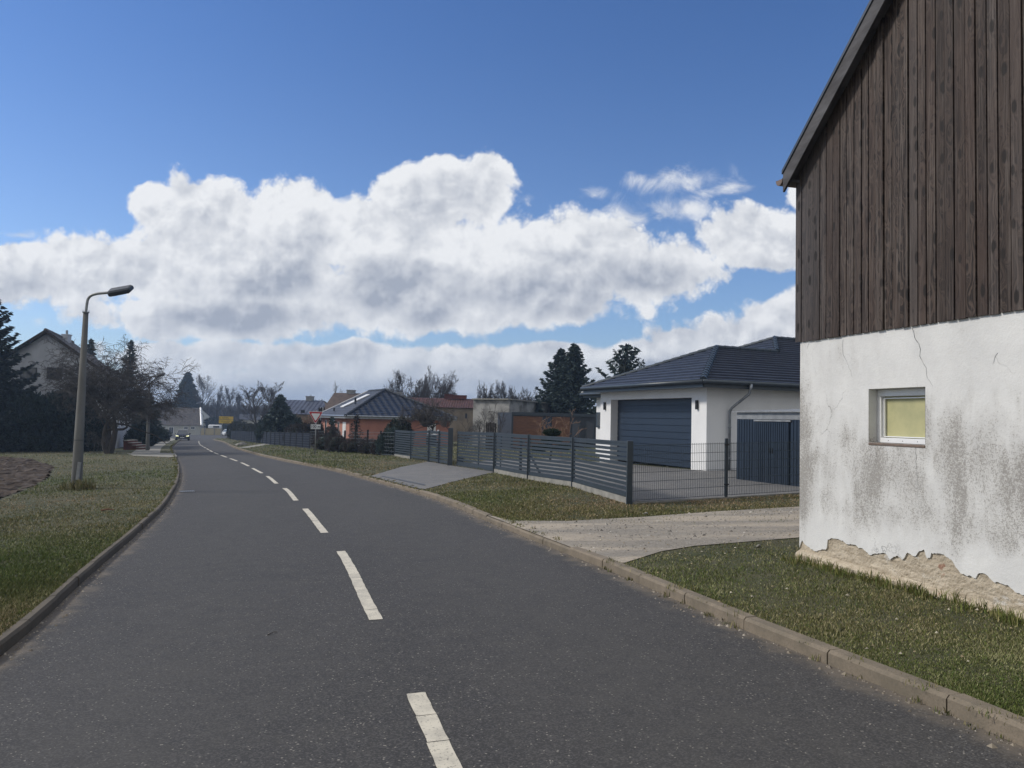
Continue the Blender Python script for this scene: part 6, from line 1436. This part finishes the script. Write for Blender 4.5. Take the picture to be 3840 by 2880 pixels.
tufts('longer grass growing along the foot of the barn wall', tl, 1, .11, 24, .12, 1.15)
fq = G(290, 1835, .1); tufts('ring of dead grass round the foot of the tall lamp', [(fq[0]+rs.normal()*.2, fq[1]+rs.normal()*.15) for i in range(26)], 2, .26, 26, .55, .8)
tk = [tuple(lv[int(rs.randint(30, len(lv)-120))]) for i in range(120)]; tufts('grass fringing the left kerb', [(p[0]-abs(rs.normal())*.05, p[1]) for p in tk], 3, .07, 14, .2)
tk = [tuple(rv[int(rs.randint(8, 90))]) for i in range(260)]; tufts('grass creeping over the right kerb', [(p[0]+rs.uniform(-.05, .03), p[1]+rs.uniform(-.3, .3)) for p in tk], 7, .05, 12, .3)
wk = resample(rk, .1); wk = wk[(wk[:, 1] > 2.5) & (wk[:, 1] < 9.5)]; sel = rs.randint(0, len(wk), 22)
tufts('small weeds in the gutter along the right kerb', [(wk[i][0]-.02, wk[i][1], .0) for i in sel], 4, .05, 16, .3, .8)
# gravel on the track and grit by the kerbs
def stones(label, X, Y, sz, h, seed, cols):
    rs = np.random.RandomState(seed); n = len(X); c = np.stack([X, Y, gz(X, Y, h)+sz*.2], 1); a = rs.uniform(0, 6.28, n); e = []
    oc = np.array([(1, 0, 0), (0, 1, 0), (-1, 0, 0), (0, -1, 0), (0, 0, .7)]); V = []
    ca, sa = np.cos(a), np.sin(a); pts = []
    for o_ in oc:
        r_ = sz*rs.uniform(.7, 1.3, n); x, y = o_[0]*r_*1.3, o_[1]*r_; pts.append(c+np.stack([x*ca-y*sa, x*sa+y*ca, o_[2]*r_-(.25*sz if o_[2] == 0 else 0)], 1))
    for i in range(4): V.append(np.stack([pts[i], pts[(i+1) % 4], pts[4]], 1))
    V = np.stack(V, 1).reshape(-1, 3); C = np.repeat(np.array(cols)[rs.randint(0, len(cols), n)], 4, 0)*np.repeat(rs.uniform(.7, 1.3, n), 4)[:, None]
    tag(fastmesh('gravel', V, 3, 'stone', None, col=C), label, 'gravel', kind='stuff')
n = 42000; X = rs.uniform(-1, 14, n); Y = rs.uniform(9, 17, n); ok = inpoly(X, Y, track); X, Y = X[ok], Y[ok]; k = rs.uniform(0, 1, len(X)) < .04+.6*vnoise(X*.4, Y*2, 1.5, 8); X, Y = X[k], Y[k]
SC_ = [(.30, .28, .25), (.20, .19, .175), (.38, .36, .33), (.13, .12, .11)]
stones('loose gravel scattered over the dirt track', X, Y, rs.gamma(2., .0035, len(X))+.003, .098, 1, SC_)
gX = []; gY = []
for c_, sd_ in ((resample(rk, .02), -1), (resample(lk, .02), 1)):
    c2 = c_[(c_[:, 1] > 2) & (c_[:, 1] < 30)]; of = np.abs(rs.normal(size=len(c2)))*.10; q = np.stack([c2[:, 0]+sd_*of*.93, c2[:, 1]-0*of], 1); gX += list(q[:, 0]); gY += list(q[:, 1])
stones('grit washed along both kerbs', np.array(gX), np.array(gY), rs.gamma(2., .003, len(gX))+.002, .0, 2, [(.22, .19, .15), (.15, .13, .11), (.30, .27, .23)])
# dead leaves / pale bits lying on the verges
n = 1500; X = rs.uniform(-3, 8, n); Y = rs.uniform(3, 30, n); ok = inpoly(X, Y, rvp) & ~inpoly(X, Y, bx) & ~inpoly(X, Y, yard); X, Y = X[ok], Y[ok]
stones('small pale leaves and crumbs lying in the right verge grass', X, Y, rs.uniform(.005, .016, len(X)), .105, 3, [(.42, .38, .30), (.30, .24, .15)])
for lab, x_, y_, s_ in (('pale stone lying on the verge near the barn corner', 2842, 2050, .035), ('white stone by the edge of the dirt track', 2420, 1928, .04)):
    g = G(x_, y_, .1); u_ = rnd_unit(rs, 14)*s_*V3(1.3, 1, .8)
    import bmesh
    bm = bmesh.new(); [bm.verts.new(V3(g[0], g[1], g[2]+s_*.3)+q) for q in u_]; bmesh.ops.convex_hull(bm, input=bm.verts); me = bpy.data.meshes.new('stone'); bm.to_mesh(me); bm.free(); tag(link('stone', me, 'concrete'), lab, 'stone')
g = G(1003, 2383, 0); a = G(1038, 2372, 0); MB_ = MB().tube([g+V3(0,0,.006), (g+a)/2+V3(.01,.02,.012), a+V3(0,0,.006)], [.004, .003, .002], 5).build('fallen_twig', 'bark'); tag(MB_, 'thin dark twig lying on the asphalt near the viewer', 'twig')
g = G(378, 1914, .12); a = G(428, 1912, .12); MB_ = MB().tube([g, (g+a)/2+V3(0,.02,.02), a], [.02, .018, .01], 5).build('fallen_branch', 'larch'); tag(MB_, 'pale broken stick lying in the left verge grass', 'stick')
# stones on the far verge and white hydrant marker posts
for lab, x_, y_ in (('grey boulder left of the slab path on the far verge', 897, 1672), ('grey boulder nearest the slab path on the far verge', 911, 1669)):
    g = G(x_, y_, .1); u_ = rnd_unit(rs, 16)*V3(.45, .3, .25)
    bm = bmesh.new(); [bm.verts.new(V3(g[0], g[1], g[2]+.08)+q) for q in u_]; bmesh.ops.convex_hull(bm, input=bm.verts); me = bpy.data.meshes.new('boulder'); bm.to_mesh(me); bm.free(); tag(link('boulder', me, 'rock'), lab, 'boulder', 'boulders on the far verge')

# ------------------------------------------------------------------ thin haze volume, also standing in for the lens flare veil
hm = bpy.data.materials.new('haze'); hm.use_nodes = True; ht = NT(hm.node_tree); ht.n.clear()
hv = ht.add('ShaderNodeVolumePrincipled'); hv.inputs['Color'].default_value = (.52, .70, .98, 1); hv.inputs['Density'].default_value = .00065; hv.inputs['Anisotropy'].default_value = .3
ho = ht.add('ShaderNodeOutputMaterial'); ht.l.new(hv.outputs[0], ho.inputs['Volume']); MATS['haze'] = hm
o = MB().box((-1000, -70, -50), (800, 1510, 40)).build('haze', 'haze'); tag(o, 'thin bluish haze volume over the village, also standing in for lens flare veil', 'haze', kind='stuff')
